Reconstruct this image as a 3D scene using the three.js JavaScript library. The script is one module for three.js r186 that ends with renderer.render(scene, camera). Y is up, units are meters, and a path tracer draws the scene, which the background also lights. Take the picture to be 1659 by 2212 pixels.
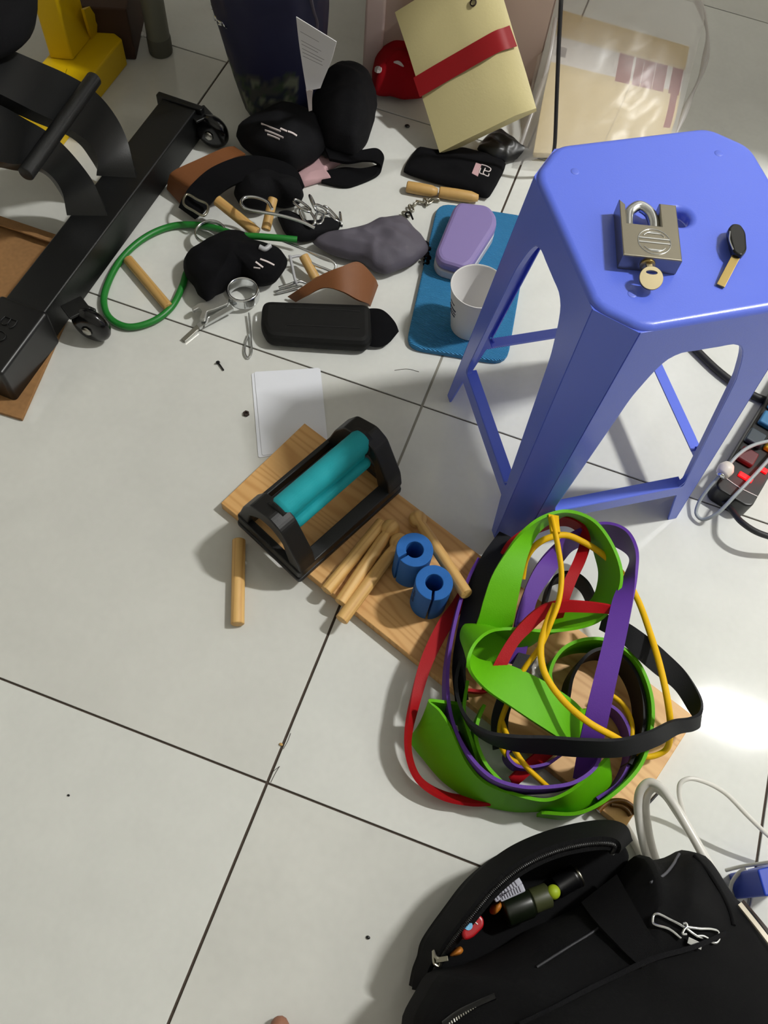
import * as THREE from 'three';
import { RoundedBoxGeometry } from 'three/addons/geometries/RoundedBoxGeometry.js';
import { mergeGeometries, mergeVertices } from 'three/addons/utils/BufferGeometryUtils.js';
import { ImprovedNoise } from 'three/addons/math/ImprovedNoise.js';
import { MarchingCubes } from 'three/addons/objects/MarchingCubes.js';
import { RectAreaLightUniformsLib } from 'three/addons/lights/RectAreaLightUniformsLib.js';

// ---------------------------------------------------------------- camera, light, exposure
const V = (x, y, z) => new THREE.Vector3(x, y, z);
const FW = 1659, FH = 2212, FOCAL = 1844.48;                 // photograph frame and focal length in its pixels
const EYE = V(0.1217812, 1.10134238, 0.1369765);
const RIGHT = V(0.93832001, 0.06959702, -0.33869132);
const DOWN = V(0.33314433, -0.44423369, 0.83166777);
const FORWARD = V(-0.0925765, -0.89320361, -0.44001922);

const scene = new THREE.Scene();
scene.background = new THREE.Color(0x0b0b0c);
const camera = new THREE.PerspectiveCamera(2 * Math.atan(FH / 2 / FOCAL) * 180 / Math.PI, FW / FH, 0.05, 20);
camera.position.copy(EYE);
camera.quaternion.setFromRotationMatrix(new THREE.Matrix4().makeBasis(RIGHT, DOWN.clone().negate(), FORWARD.clone().negate()));
camera.updateMatrixWorld(true);

const renderer = new THREE.WebGLRenderer({ antialias: true });
renderer.toneMapping = THREE.LinearToneMapping;
renderer.toneMappingExposure = 1.0;
renderer.shadowMap.enabled = true;
renderer.shadowMap.type = THREE.PCFSoftShadowMap;

RectAreaLightUniformsLib.init();
const LAMP = V(1.67, 3.0, -1.443), LAMP_LENGTH = 0.34, LAMP_WIDTH = 0.05, LAMP_POWER = 1720;
const lampLight = new THREE.RectAreaLight(new THREE.Color(1.0, 1.0, 0.97), LAMP_POWER, LAMP_LENGTH, LAMP_WIDTH);
lampLight.position.set(LAMP.x, LAMP.y - 0.034, LAMP.z);
lampLight.lookAt(LAMP.x, 0, LAMP.z);
lampLight.castShadow = true;
scene.add(lampLight);

// ---------------------------------------------------------------- helpers
const P = (x, y, h = 0) => {                                  // the point of the place at height h seen at a photograph pixel
  const d = RIGHT.clone().multiplyScalar((x - FW / 2) / FOCAL).addScaledVector(DOWN, (y - FH / 2) / FOCAL).add(FORWARD);
  return EYE.clone().addScaledVector(d, (h - EYE.y) / d.y);
};
let seed = 12345;
const rnd = () => { seed = (seed * 1664525 + 1013904223) >>> 0; return seed / 4294967296; };
const noise = new ImprovedNoise();
const nz = (x, y, z = 0) => noise.noise(x + 31.7, y + 17.3, z + 5.1);
const used = new Map();
const numbered = n => { const k = used.get(n) || 0; used.set(n, k + 1); return k ? n + '_' + String(k).padStart(3, '0') : n; };
const tops = [];
function thing(name, label, category, group) {
  const g = new THREE.Group(); g.name = numbered(name); g.userData = { label, category };
  if (group) g.userData.group = group;
  scene.add(g); tops.push(g); return g;
}
function part(parent, name, geo, mat, label) {
  const m = new THREE.Mesh(geo, mat); m.name = name; m.castShadow = m.receiveShadow = true;
  if (label) m.userData.label = label;
  parent.add(m); return m;
}
function single(name, geo, mat, label, category, group) {
  const m = new THREE.Mesh(geo, mat); m.name = numbered(name); m.castShadow = m.receiveShadow = true;
  m.userData = { label, category }; if (group) m.userData.group = group;
  scene.add(m); tops.push(m); return m;
}
function structure(name, geo, mat) {
  const m = new THREE.Mesh(geo, mat); m.name = name; m.castShadow = m.receiveShadow = true;
  m.userData = { kind: 'structure' }; scene.add(m); return m;
}
const ray = new THREE.Raycaster();
function hit(mesh, x, y, lift = 0) {                          // where the line of sight of a pixel meets a mesh
  mesh.updateWorldMatrix(true, true);
  const dir = P(x, y, 0).sub(EYE).normalize();
  ray.set(EYE, dir);
  const r = ray.intersectObject(mesh, true)[0];
  if (!r) return null;
  const n = r.face.normal.clone(); if (n.dot(dir) > 0) n.negate();
  return r.point.clone().addScaledVector(n, lift);
}
const merge = list => mergeGeometries(list.map(g => { const q = g.index ? g.toNonIndexed() : g.clone(); for (const k of Object.keys(q.attributes)) if (!['position', 'normal', 'uv'].includes(k)) q.deleteAttribute(k); return q; }));
function boxUV(geo) {                                         // uv in metres from the face direction
  const g = geo.index ? geo.toNonIndexed() : geo, p = g.attributes.position, uv = new Float32Array(p.count * 2);
  const a = V(), b = V(), c = V();
  for (let i = 0; i < p.count; i += 3) {
    a.fromBufferAttribute(p, i); b.fromBufferAttribute(p, i + 1).sub(a); c.fromBufferAttribute(p, i + 2).sub(a);
    b.cross(c); const x = Math.abs(b.x), y = Math.abs(b.y), z = Math.abs(b.z);
    for (let k = 0; k < 3; k++) {
      a.fromBufferAttribute(p, i + k);
      const q = y >= x && y >= z ? [a.x, a.z] : x >= z ? [a.z, a.y] : [a.x, a.y];
      uv[(i + k) * 2] = q[0]; uv[(i + k) * 2 + 1] = q[1];
    }
  }
  g.setAttribute('uv', new THREE.BufferAttribute(uv, 2));
  return g;
}
const pts = (list, h) => list.map(q => P(q[0], q[1], q[2] ?? h));
function sweep(points, r, o = {}) {                           // round rod along points
  const c = new THREE.CatmullRomCurve3(points, !!o.closed, 'centripetal'), n = o.seg || Math.max(8, points.length * 7), m = o.rad || 10;
  const fr = c.computeFrenetFrames(n, !!o.closed), pos = [], idx = [], uv = [], L = c.getLength();
  for (let i = 0; i <= n; i++) {
    const t = i / n, p = c.getPointAt(o.closed ? t % 1 : t), rr = typeof r === 'function' ? r(t) : r;
    for (let j = 0; j <= m; j++) {
      const a = j / m * 2 * Math.PI;
      const q = p.clone().addScaledVector(fr.normals[i], Math.cos(a) * rr).addScaledVector(fr.binormals[i], Math.sin(a) * rr * (o.flat || 1));
      pos.push(q.x, q.y, q.z); uv.push(j / m * rr * 6.28, t * L);
    }
  }
  for (let i = 0; i < n; i++) for (let j = 0; j < m; j++) { const a = i * (m + 1) + j, b = a + m + 1; idx.push(a, b, a + 1, b, b + 1, a + 1); }
  if (!o.closed) for (const e of [0, n]) {
    const b0 = pos.length / 3, p = c.getPointAt(e / n); pos.push(p.x, p.y, p.z); uv.push(0, 0);
    for (let j = 0; j <= m; j++) { const k = (e * (m + 1) + j) * 3; pos.push(pos[k], pos[k + 1], pos[k + 2]); uv.push(0, 0); }
    for (let j = 0; j < m; j++) e ? idx.push(b0, b0 + 1 + j, b0 + 2 + j) : idx.push(b0, b0 + 2 + j, b0 + 1 + j);
  }
  const g = new THREE.BufferGeometry();
  g.setAttribute('position', new THREE.Float32BufferAttribute(pos, 3)); g.setAttribute('uv', new THREE.Float32BufferAttribute(uv, 2));
  g.setIndex(idx); g.computeVertexNormals(); return g;
}
const rod = (list, r, h, o) => sweep(pts(list, h), r, o);
function ribbonV(A, B, th, o = {}) {                          // flat band between two edge lines, with thickness
  const ca = new THREE.CatmullRomCurve3(A, !!o.closed, 'catmullrom', 0.5), cb = new THREE.CatmullRomCurve3(B, !!o.closed, 'catmullrom', 0.5);
  const n = o.seg || A.length * 8, a = [], b = [], nn = [];
  for (let i = 0; i <= n; i++) { a.push(ca.getPoint(i / n)); b.push(cb.getPoint(i / n)); }
  for (let i = 0; i <= n; i++) {
    const i0 = Math.max(0, i - 1), i1 = Math.min(n, i + 1);
    const t = a[i1].clone().add(b[i1]).sub(a[i0]).sub(b[i0]);
    if (o.closed && (i === 0 || i === n)) t.copy(a[1]).add(b[1]).sub(a[n - 1]).sub(b[n - 1]);
    nn.push(t.cross(b[i].clone().sub(a[i])).normalize().multiplyScalar(th / 2));
  }
  const pos = [], uv = [], idx = []; let len = 0;
  const rows = [];
  for (let i = 0; i <= n; i++) {
    if (i) len += a[i].clone().add(b[i]).sub(a[i - 1]).sub(b[i - 1]).length() / 2;
    const w = a[i].distanceTo(b[i]);
    const q = [a[i].clone().add(nn[i]), b[i].clone().add(nn[i]), b[i].clone().sub(nn[i]), a[i].clone().sub(nn[i])];
    rows.push([q, w, len]);
  }
  for (let s = 0; s < 4; s++) {
    const base = pos.length / 3;
    for (const [q, w, l] of rows) {
      const u = q[s], v = q[(s + 1) % 4];
      pos.push(u.x, u.y, u.z, v.x, v.y, v.z);
      const u0 = s === 0 ? 0 : s === 2 ? 1 : 0, u1 = s === 0 ? 1 : 0;
      if (o.unit) uv.push(s % 2 ? 0.01 : u0, l / len, s % 2 ? 0.01 : u1, l / len); else uv.push(u0 * w, l, u1 * w, l);
    }
    for (let i = 0; i < n; i++) { const k = base + i * 2; idx.push(k, k + 1, k + 2, k + 1, k + 3, k + 2); }
  }
  if (!o.closed) for (const e of [0, n]) {
    const k = pos.length / 3; for (const q of rows[e][0]) { pos.push(q.x, q.y, q.z); uv.push(0.01, 0.01); }
    e ? idx.push(k, k + 1, k + 2, k, k + 2, k + 3) : idx.push(k, k + 2, k + 1, k, k + 3, k + 2);
  }
  const g = new THREE.BufferGeometry();
  g.setAttribute('position', new THREE.Float32BufferAttribute(pos, 3)); g.setAttribute('uv', new THREE.Float32BufferAttribute(uv, 2));
  g.setIndex(idx); g.computeVertexNormals(); return g;
}
// stations [ax, ay, ah, bx, by, bh]; an upright band is [x, y, top, , , bottom] written as [x, y, top, bottom]
const ribbon = (st, th, o) => ribbonV(
  st.map(s => P(s[0], s[1], s[2])),
  st.map(s => { if (s.length === 6) return P(s[3], s[4], s[5]); const q = P(s[0], s[1], s[2]); q.y = s[3]; return q; }), th, o);
function roundPoly(q, r, k = 5) {
  const out = [], n = q.length;
  for (let i = 0; i < n; i++) {
    const a = q[(i + n - 1) % n], b = q[i], c = q[(i + 1) % n];
    const u = new THREE.Vector2(a.x - b.x, a.y - b.y), v = new THREE.Vector2(c.x - b.x, c.y - b.y);
    const d = Math.min(r, u.length() * 0.45, v.length() * 0.45); u.setLength(d); v.setLength(d);
    const s = new THREE.Vector2(b.x + u.x, b.y + u.y), e = new THREE.Vector2(b.x + v.x, b.y + v.y);
    for (let j = 0; j <= k; j++) { const t = j / k; out.push(new THREE.Vector2((1 - t) * (1 - t) * s.x + 2 * t * (1 - t) * b.x + t * t * e.x, (1 - t) * (1 - t) * s.y + 2 * t * (1 - t) * b.y + t * t * e.y)); }
  }
  return out;
}
function slabV(list, top, bottom, bevel = 0.001, round = 0, holes = []) {   // list of Vector3 (outline seen from above)
  let q = list.map(p => new THREE.Vector2(p.x, -p.z));
  if (round) q = roundPoly(q, round);
  if (THREE.ShapeUtils.isClockWise(q)) q.reverse();
  const s = new THREE.Shape(q); for (const h of holes) s.holes.push(h);
  const g = new THREE.ExtrudeGeometry(s, { depth: Math.max(1e-4, top - bottom - 2 * bevel), bevelEnabled: bevel > 0, bevelThickness: bevel, bevelSize: bevel, bevelOffset: -bevel, bevelSegments: 3, curveSegments: 24 });
  g.rotateX(-Math.PI / 2); g.translate(0, bottom + bevel, 0); return boxUV(g);
}
const slab = (list, top, bottom, bevel, round) => slabV(pts(list, top), top, bottom, bevel, round);
function pillow(list, hm, ht, hb, o = {}) {                   // soft stuffed shape over an outline
  const c = new THREE.CatmullRomCurve3(pts(list, hm), true, 'catmullrom', o.tension ?? 0.5), m = o.m || 72, n = o.n || 16, f = o.freq || 22, amp = o.amp ?? 0.004, e = o.e || 2.4;
  const ring = c.getSpacedPoints(m).slice(0, m), mid = V(); ring.forEach(p => mid.add(p)); mid.divideScalar(m);
  const pos = [], idx = [];
  for (const side of [1, -1]) for (let k = 0; k <= n; k++) {
    const r = 1 - k / n;
    for (let j = 0; j < m; j++) {
      const p = ring[j], x = mid.x + (p.x - mid.x) * r, z = mid.z + (p.z - mid.z) * r, s = Math.pow(Math.max(0, 1 - Math.pow(r, e)), 0.5);
      let y = side > 0 ? hm + (ht - hm) * s : hm - (hm - hb) * s;
      const ww = nz(x * f, z * f, o.z || 0) + 0.5 * nz(x * f * 2.3, z * f * 2.3, 9), rid = 1 - Math.abs(nz(x * f * 0.8 + 3, z * f * 1.3, 4)) * 2;
      if (side > 0) y += amp * s * (ww + 0.8 * rid);
      pos.push(x + (r > 0.6 ? amp * 0.5 * ww : 0), Math.max(y, hb), z);
    }
  }
  const half = (n + 1) * m;
  for (const [b, flip] of [[0, false], [half, true]]) for (let k = 0; k < n; k++) for (let j = 0; j < m; j++) {
    const a0 = b + k * m + j, a1 = b + k * m + (j + 1) % m, b0 = a0 + m, b1 = a1 + m;
    flip ? idx.push(a0, b0, a1, a1, b0, b1) : idx.push(a0, a1, b0, a1, b1, b0);
  }
  let g = new THREE.BufferGeometry(); g.setAttribute('position', new THREE.Float32BufferAttribute(pos, 3)); g.setIndex(idx);
  g = mergeVertices(g, 1e-5); g.computeVertexNormals();
  const t = V().fromBufferAttribute(g.attributes.normal, 0);
  // outline may run either way round: make the upper side face up
  let up = 0; for (let i = 0; i < g.attributes.position.count; i++) if (g.attributes.position.getY(i) > hm + 0.6 * (ht - hm)) up += g.attributes.normal.getY(i);
  if (up < 0) { const a = g.index.array; for (let i = 0; i < a.length; i += 3) { const s = a[i]; a[i] = a[i + 1]; a[i + 1] = s; } g.computeVertexNormals(); }
  return boxUV(g);
}
function orient(geo, A, dir, up = V(0, 1, 0)) {               // local z to dir, local y towards up
  const z = dir.clone().normalize(), x = new THREE.Vector3().crossVectors(up, z).normalize(), y = new THREE.Vector3().crossVectors(z, x);
  return geo.applyMatrix4(new THREE.Matrix4().makeBasis(x, y, z).setPosition(A));
}
function beam(A, B, w, h, o = {}) {                           // rounded bar from A to B
  const d = B.clone().sub(A), g = new RoundedBoxGeometry(w, h, d.length(), 2, o.bevel ?? Math.min(w, h) * 0.12);
  const q = boxUVLocal(g); return orient(q, A.clone().add(B).multiplyScalar(0.5), d, o.up || V(0, 1, 0));
}
function boxUVLocal(g) { const q = boxUV(g); return q; }
function lathe(A, dir, profile, seg = 28) {                   // profile [[radius, distance along dir], ...]
  const g = new THREE.LatheGeometry(profile.map(p => new THREE.Vector2(Math.max(p[0], 1e-5), p[1])), seg);
  g.rotateX(Math.PI / 2); const up = Math.abs(dir.clone().normalize().y) > 0.95 ? V(1, 0, 0) : V(0, 1, 0);
  return orient(g, A, dir, up);
}
// ---------------------------------------------------------------- textures and materials
function dataTexture(w, h, f, srgb) {
  const d = new Uint8Array(w * h * 4);
  for (let y = 0; y < h; y++) for (let x = 0; x < w; x++) { const c = f(x / w, y / h), i = (y * w + x) * 4; for (let k = 0; k < 3; k++) d[i + k] = Math.max(0, Math.min(255, Math.round((c.length ? c[k] : c) * 255))); d[i + 3] = 255; }
  const t = new THREE.DataTexture(d, w, h); t.wrapS = t.wrapT = THREE.RepeatWrapping; t.magFilter = THREE.LinearFilter; t.minFilter = THREE.LinearMipmapLinearFilter; t.generateMipmaps = true;
  if (srgb) t.colorSpace = THREE.SRGBColorSpace; t.needsUpdate = true; return t;
}
function canvasTexture(w, h, draw) {
  const c = document.createElement('canvas'); c.width = w; c.height = h; draw(c.getContext('2d'), w, h);
  const t = new THREE.CanvasTexture(c); t.colorSpace = THREE.SRGBColorSpace; return t;
}
const rep = (t, metres) => { const q = t.clone(); q.repeat.set(1 / metres, 1 / (Array.isArray(metres) ? metres[1] : metres)); if (Array.isArray(metres)) q.repeat.set(1 / metres[0], 1 / metres[1]); q.needsUpdate = true; return q; };
const per = (x, y, n, s = 0) => {                             // tiling noise
  const u = x * n, v = y * n, a = nz(u, v, s), b = nz(u - n, v, s), c = nz(u, v - n, s), d = nz(u - n, v - n, s);
  return a * (1 - x) * (1 - y) + b * x * (1 - y) + c * (1 - x) * y + d * x * y;
};
const mat = (color, roughness, o = {}) => new THREE.MeshPhysicalMaterial({ color: color.isColor ? color : new THREE.Color(color), roughness, ...o });
const weaveTex = dataTexture(128, 128, (x, y) => 0.5 + 0.22 * Math.sin(x * 2 * Math.PI * 16) * Math.cos(y * 2 * Math.PI * 16) + 0.25 * per(x, y, 8, 2));
const grainTex = dataTexture(256, 256, (x, y) => 0.5 + 0.3 * per(x, y, 24, 1) + 0.3 * per(x, y, 60, 7));
const cloth = (color, o = {}) => mat(color, o.rough ?? 0.85, { bumpMap: rep(weaveTex, o.size || 0.02), bumpScale: o.bump ?? 0.0006, specularIntensity: o.spec ?? 0.35, sheen: o.sheen ?? 0.06, sheenRoughness: 0.6, sheenColor: new THREE.Color(color), ...(o.more || {}) });
const metal = (color, r) => mat(color, r, { metalness: 1 });
const M = {
  chrome: metal(0xd6d8da, 0.14), steel: metal(0xb2b0a8, 0.3), brass: metal(0xb9a066, 0.32), nickel: metal(0xa9a596, 0.32),
  blackFabric: cloth(0x0d0d10), blackFabricSoft: cloth(0x0a0a0c, { size: 0.014 }), bagFabric: cloth(0x0a0a0c, { size: 0.012, bump: 0.0008, rough: 0.78 }),
  charcoal: cloth(0x141417), blackSock: cloth(0x09090d, { size: 0.01 }), greyNylon: cloth(0x5c5862, { rough: 0.55, bump: 0.0003 }),
  blackPaint: mat(0x0a0b0c, 0.42, { bumpMap: rep(grainTex, 0.05), bumpScale: 0.0002 }), blackPlastic: mat(0x0b0b0d, 0.34), blackGloss: mat(0x0a0a0c, 0.18),
  blackRubber: mat(0x19191c, 0.55), blackPrint: mat(0x050506, 0.5),
  leather: mat(0x774722, 0.6, { bumpMap: rep(grainTex, 0.03), bumpScale: 0.0004 }), darkLeather: mat(0x2b1a12, 0.55),
  pinkCloth: cloth(0xc7a2a6), redCloth: cloth(0x9c0716), whiteCloth: cloth(0xe2d6d4),
  yellowPaint: mat(0xd9b400, 0.45, { bumpMap: rep(grainTex, 0.06), bumpScale: 0.0002 }),
  white: mat(0xe8e6e2, 0.5), paper: mat(0xe7e9f0, 0.7), cupWhite: mat(0xdcdad8, 0.45),
  greyLeg: mat(0x6f6f64, 0.5), brown: mat(0x3b2415, 0.7),
};
const woodTex = (a, b, lines, s) => dataTexture(256, 512, (x, y) => {
  const w = per(x, y, 3, s) * 0.35 + per(x, y, 9, s + 3) * 0.05, q = Math.sin((x + w) * 2 * Math.PI * lines), k = 0.5 + 0.5 * q;
  const t = Math.pow(k, 3) * 0.75 + 0.25 * (0.5 + per(x, y * 0.25, 40, s + 8));
  return [0, 1, 2].map(i => a[i] + (b[i] - a[i]) * t);
}, true);
const pineTex = woodTex([0.88, 0.69, 0.44], [0.80, 0.59, 0.34], 11, 3);
const dowelTex = woodTex([0.91, 0.74, 0.46], [0.82, 0.62, 0.35], 5, 21);
const cardTex = dataTexture(256, 256, (x, y) => { const n = 1 + 0.10 * per(x, y, 6, 4) + 0.10 * per(x, y, 50, 6); return [0.60 * n, 0.44 * n, 0.27 * n]; }, true);
const tileTex = dataTexture(512, 512, (x, y) => { const n = 1 + 0.035 * per(x, y, 5, 11) + 0.02 * per(x, y, 17, 12) + 0.015 * per(x, y, 70, 13); return [0.852 * n, 0.855 * n, 0.836 * n]; }, true);
const ribTex = dataTexture(64, 64, (x, y) => 0.5 + 0.5 * Math.sin(y * 2 * Math.PI * 4));
M.pine = mat(0xffffff, 0.5, { map: rep(pineTex, [0.16, 0.9]), bumpMap: rep(pineTex, [0.16, 0.9]), bumpScale: 0.0003 });
M.dowel = mat(0xffffff, 0.42, { map: rep(dowelTex, [0.05, 0.4]), bumpMap: rep(grainTex, 0.01), bumpScale: 0.0003 });
M.dowelDark = mat(0xdcdcd8, 0.5, { map: rep(dowelTex, [0.05, 0.4]) });
M.card = mat(0xffffff, 0.85, { map: rep(cardTex, 0.3) });
M.tile = mat(0xffffff, 0.055, { map: rep(tileTex, 0.6), bumpMap: rep(grainTex, 0.9), bumpScale: 0.00002 });
M.tileB = mat(0xf8f7f6, 0.055, { map: rep(tileTex, 0.75), bumpMap: rep(grainTex, 0.9), bumpScale: 0.00002 });
M.grout = mat(0x4a3f36, 0.9, { bumpMap: rep(grainTex, 0.05), bumpScale: 0.001 });
M.groutLight = mat(0x8d8a80, 0.9);
M.wall = mat(0xd8d6d0, 0.9);
M.ceiling = mat(0xe4e3df, 0.95);

// ---------------------------------------------------------------- room
const X0 = -2.4, X1 = 2.4, Z0 = -2.4, Z1 = 2.4, HGT = 3.08;
const wallBox = (x0, x1, y0, y1, z0, z1) => new THREE.BoxGeometry(x1 - x0, y1 - y0, z1 - z0).translate((x0 + x1) / 2, (y0 + y1) / 2, (z0 + z1) / 2);
const floor = new THREE.Group(); floor.name = 'floor'; floor.userData = { kind: 'structure' }; scene.add(floor);
part(floor, 'screed', boxUV(wallBox(X0, X1, -0.1, -0.0025, Z0, Z1)), M.grout);
{
  const T = 0.6, gx = 0.0034, gz = 0.0026;
  const tileGeo = [0, 1].map(k => {
    const s = new THREE.Shape([[gx / 2, gz / 2], [T - gx / 2, gz / 2], [T - gx / 2, T - gz / 2], [gx / 2, T - gz / 2]].map(q => new THREE.Vector2(...q)));
    const g = new THREE.ExtrudeGeometry(s, { depth: 0.008, bevelEnabled: true, bevelThickness: 0.0008, bevelSize: 0.0008, bevelOffset: -0.0008, bevelSegments: 2 });
    g.rotateX(-Math.PI / 2).translate(0, -0.0088, T); boxUV(g);
    if (k) { const u = g.attributes.uv; for (let i = 0; i < u.count; i++) u.setXY(i, u.getY(i) + 0.23, u.getX(i) + 0.41); }
    return g;
  });
  for (let i = -4; i < 4; i++) for (let j = -4; j < 4; j++) {
    const t = part(floor, 'tile', tileGeo[(i + j) & 1], (i * 3 + j * 5) % 4 ? M.tile : M.tileB);
    t.position.set(i * T, 0, j * T);
  }
  // pale joint filling left in the joint that runs away from the camera
  const f = P(914, 878), a = P(950, 780), b = P(800, 1150);
  part(floor, 'joint_filling', wallBox(-0.0017, 0.0017, -0.0025, -0.0005, -0.78, -0.42), M.groutLight, 'pale grey filling in the tile joint');
}
structure('wall_back', wallBox(X0 - 0.1, X1 + 0.1, -0.1, HGT + 0.1, Z0 - 0.1, Z0), M.wall);
structure('wall_front', wallBox(X0 - 0.1, X1 + 0.1, -0.1, HGT + 0.1, Z1, Z1 + 0.1), M.wall);
structure('wall_left', wallBox(X0 - 0.1, X0, -0.1, HGT + 0.1, Z0, Z1), M.wall);
structure('wall_right', wallBox(X1, X1 + 0.1, -0.1, HGT + 0.1, Z0, Z1), M.wall);
structure('ceiling', wallBox(X0 - 0.1, X1 + 0.1, HGT, HGT + 0.1, Z0 - 0.1, Z1 + 0.1), M.ceiling);
{
  const g = thing('ceiling_lamp', 'white ceiling batten lamp with a lit tube above the room', 'lamp');
  part(g, 'housing', new RoundedBoxGeometry(LAMP_LENGTH + 0.06, 0.05, 0.06, 2, 0.006).translate(LAMP.x, HGT - 0.025, LAMP.z), M.white);
  const tm = new THREE.MeshStandardMaterial({ color: 0xffffff, emissive: 0xfffaf2, emissiveIntensity: 6 });
  part(g, 'tube', lathe(V(LAMP.x - LAMP_LENGTH / 2, LAMP.y, LAMP.z), V(1, 0, 0), [[0, 0], [0.014, 0], [0.014, LAMP_LENGTH], [0, LAMP_LENGTH]]), tm);
  for (const s of [-1, 1]) part(g, 'end_holder', new RoundedBoxGeometry(0.018, 0.06, 0.034, 2, 0.004).translate(LAMP.x + s * (LAMP_LENGTH / 2 + 0.009), LAMP.y + 0.012, LAMP.z), M.white);
}
{ // table whose leg stands at the upper left; its top shades the floor behind the navy bag
  const g = thing('table', 'table with round grey metal legs standing behind the yellow frame', 'table');
  const foot = P(348, 112), top = 0.74;
  part(g, 'tabletop', new RoundedBoxGeometry(1.56, 0.03, 0.72, 2, 0.008).translate(-0.65, top, -1.474), M.white);
  for (const [x, z] of [[foot.x, foot.z], [-1.33, foot.z], [foot.x, -1.74], [-1.33, -1.74]]) {
    const l = part(g, 'leg', lathe(V(x, 0.0, z), V(0, 1, 0), [[0, 0], [0.020, 0], [0.0215, 0.012], [0.0215, 0.03], [0.020, 0.2], [0.020, top - 0.016], [0, top - 0.016]]), M.greyLeg);
    part(l, 'foot_cap', lathe(V(x, 0.0, z), V(0, 1, 0), [[0.0217, 0.001], [0.0226, 0.004], [0.0226, 0.03], [0.0217, 0.034]]), mat(0x5a5a50, 0.6));
  }
}
{ // tall cupboard just outside the frame on the right; it keeps the lamp off the far corner
  const g = thing('cupboard', 'tall white cupboard standing at the right beyond the plastic bag', 'cupboard');
  part(g, 'body', new RoundedBoxGeometry(0.5, 1.7, 0.5, 2, 0.006).translate(0.92, 0.85, -1.66), M.white);
  for (const s of [0, 1]) {
    const d = part(g, 'door', new RoundedBoxGeometry(0.015, 1.6, 0.24, 2, 0.004).translate(0.662, 0.86, -1.785 + s * 0.25), M.white);
    part(d, 'handle', sweep([V(0.655, 0.8, -1.69 + s * 0.06), V(0.64, 0.82, -1.69 + s * 0.06), V(0.64, 0.92, -1.69 + s * 0.06), V(0.655, 0.94, -1.69 + s * 0.06)], 0.005), M.chrome);
  }
}
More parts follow.
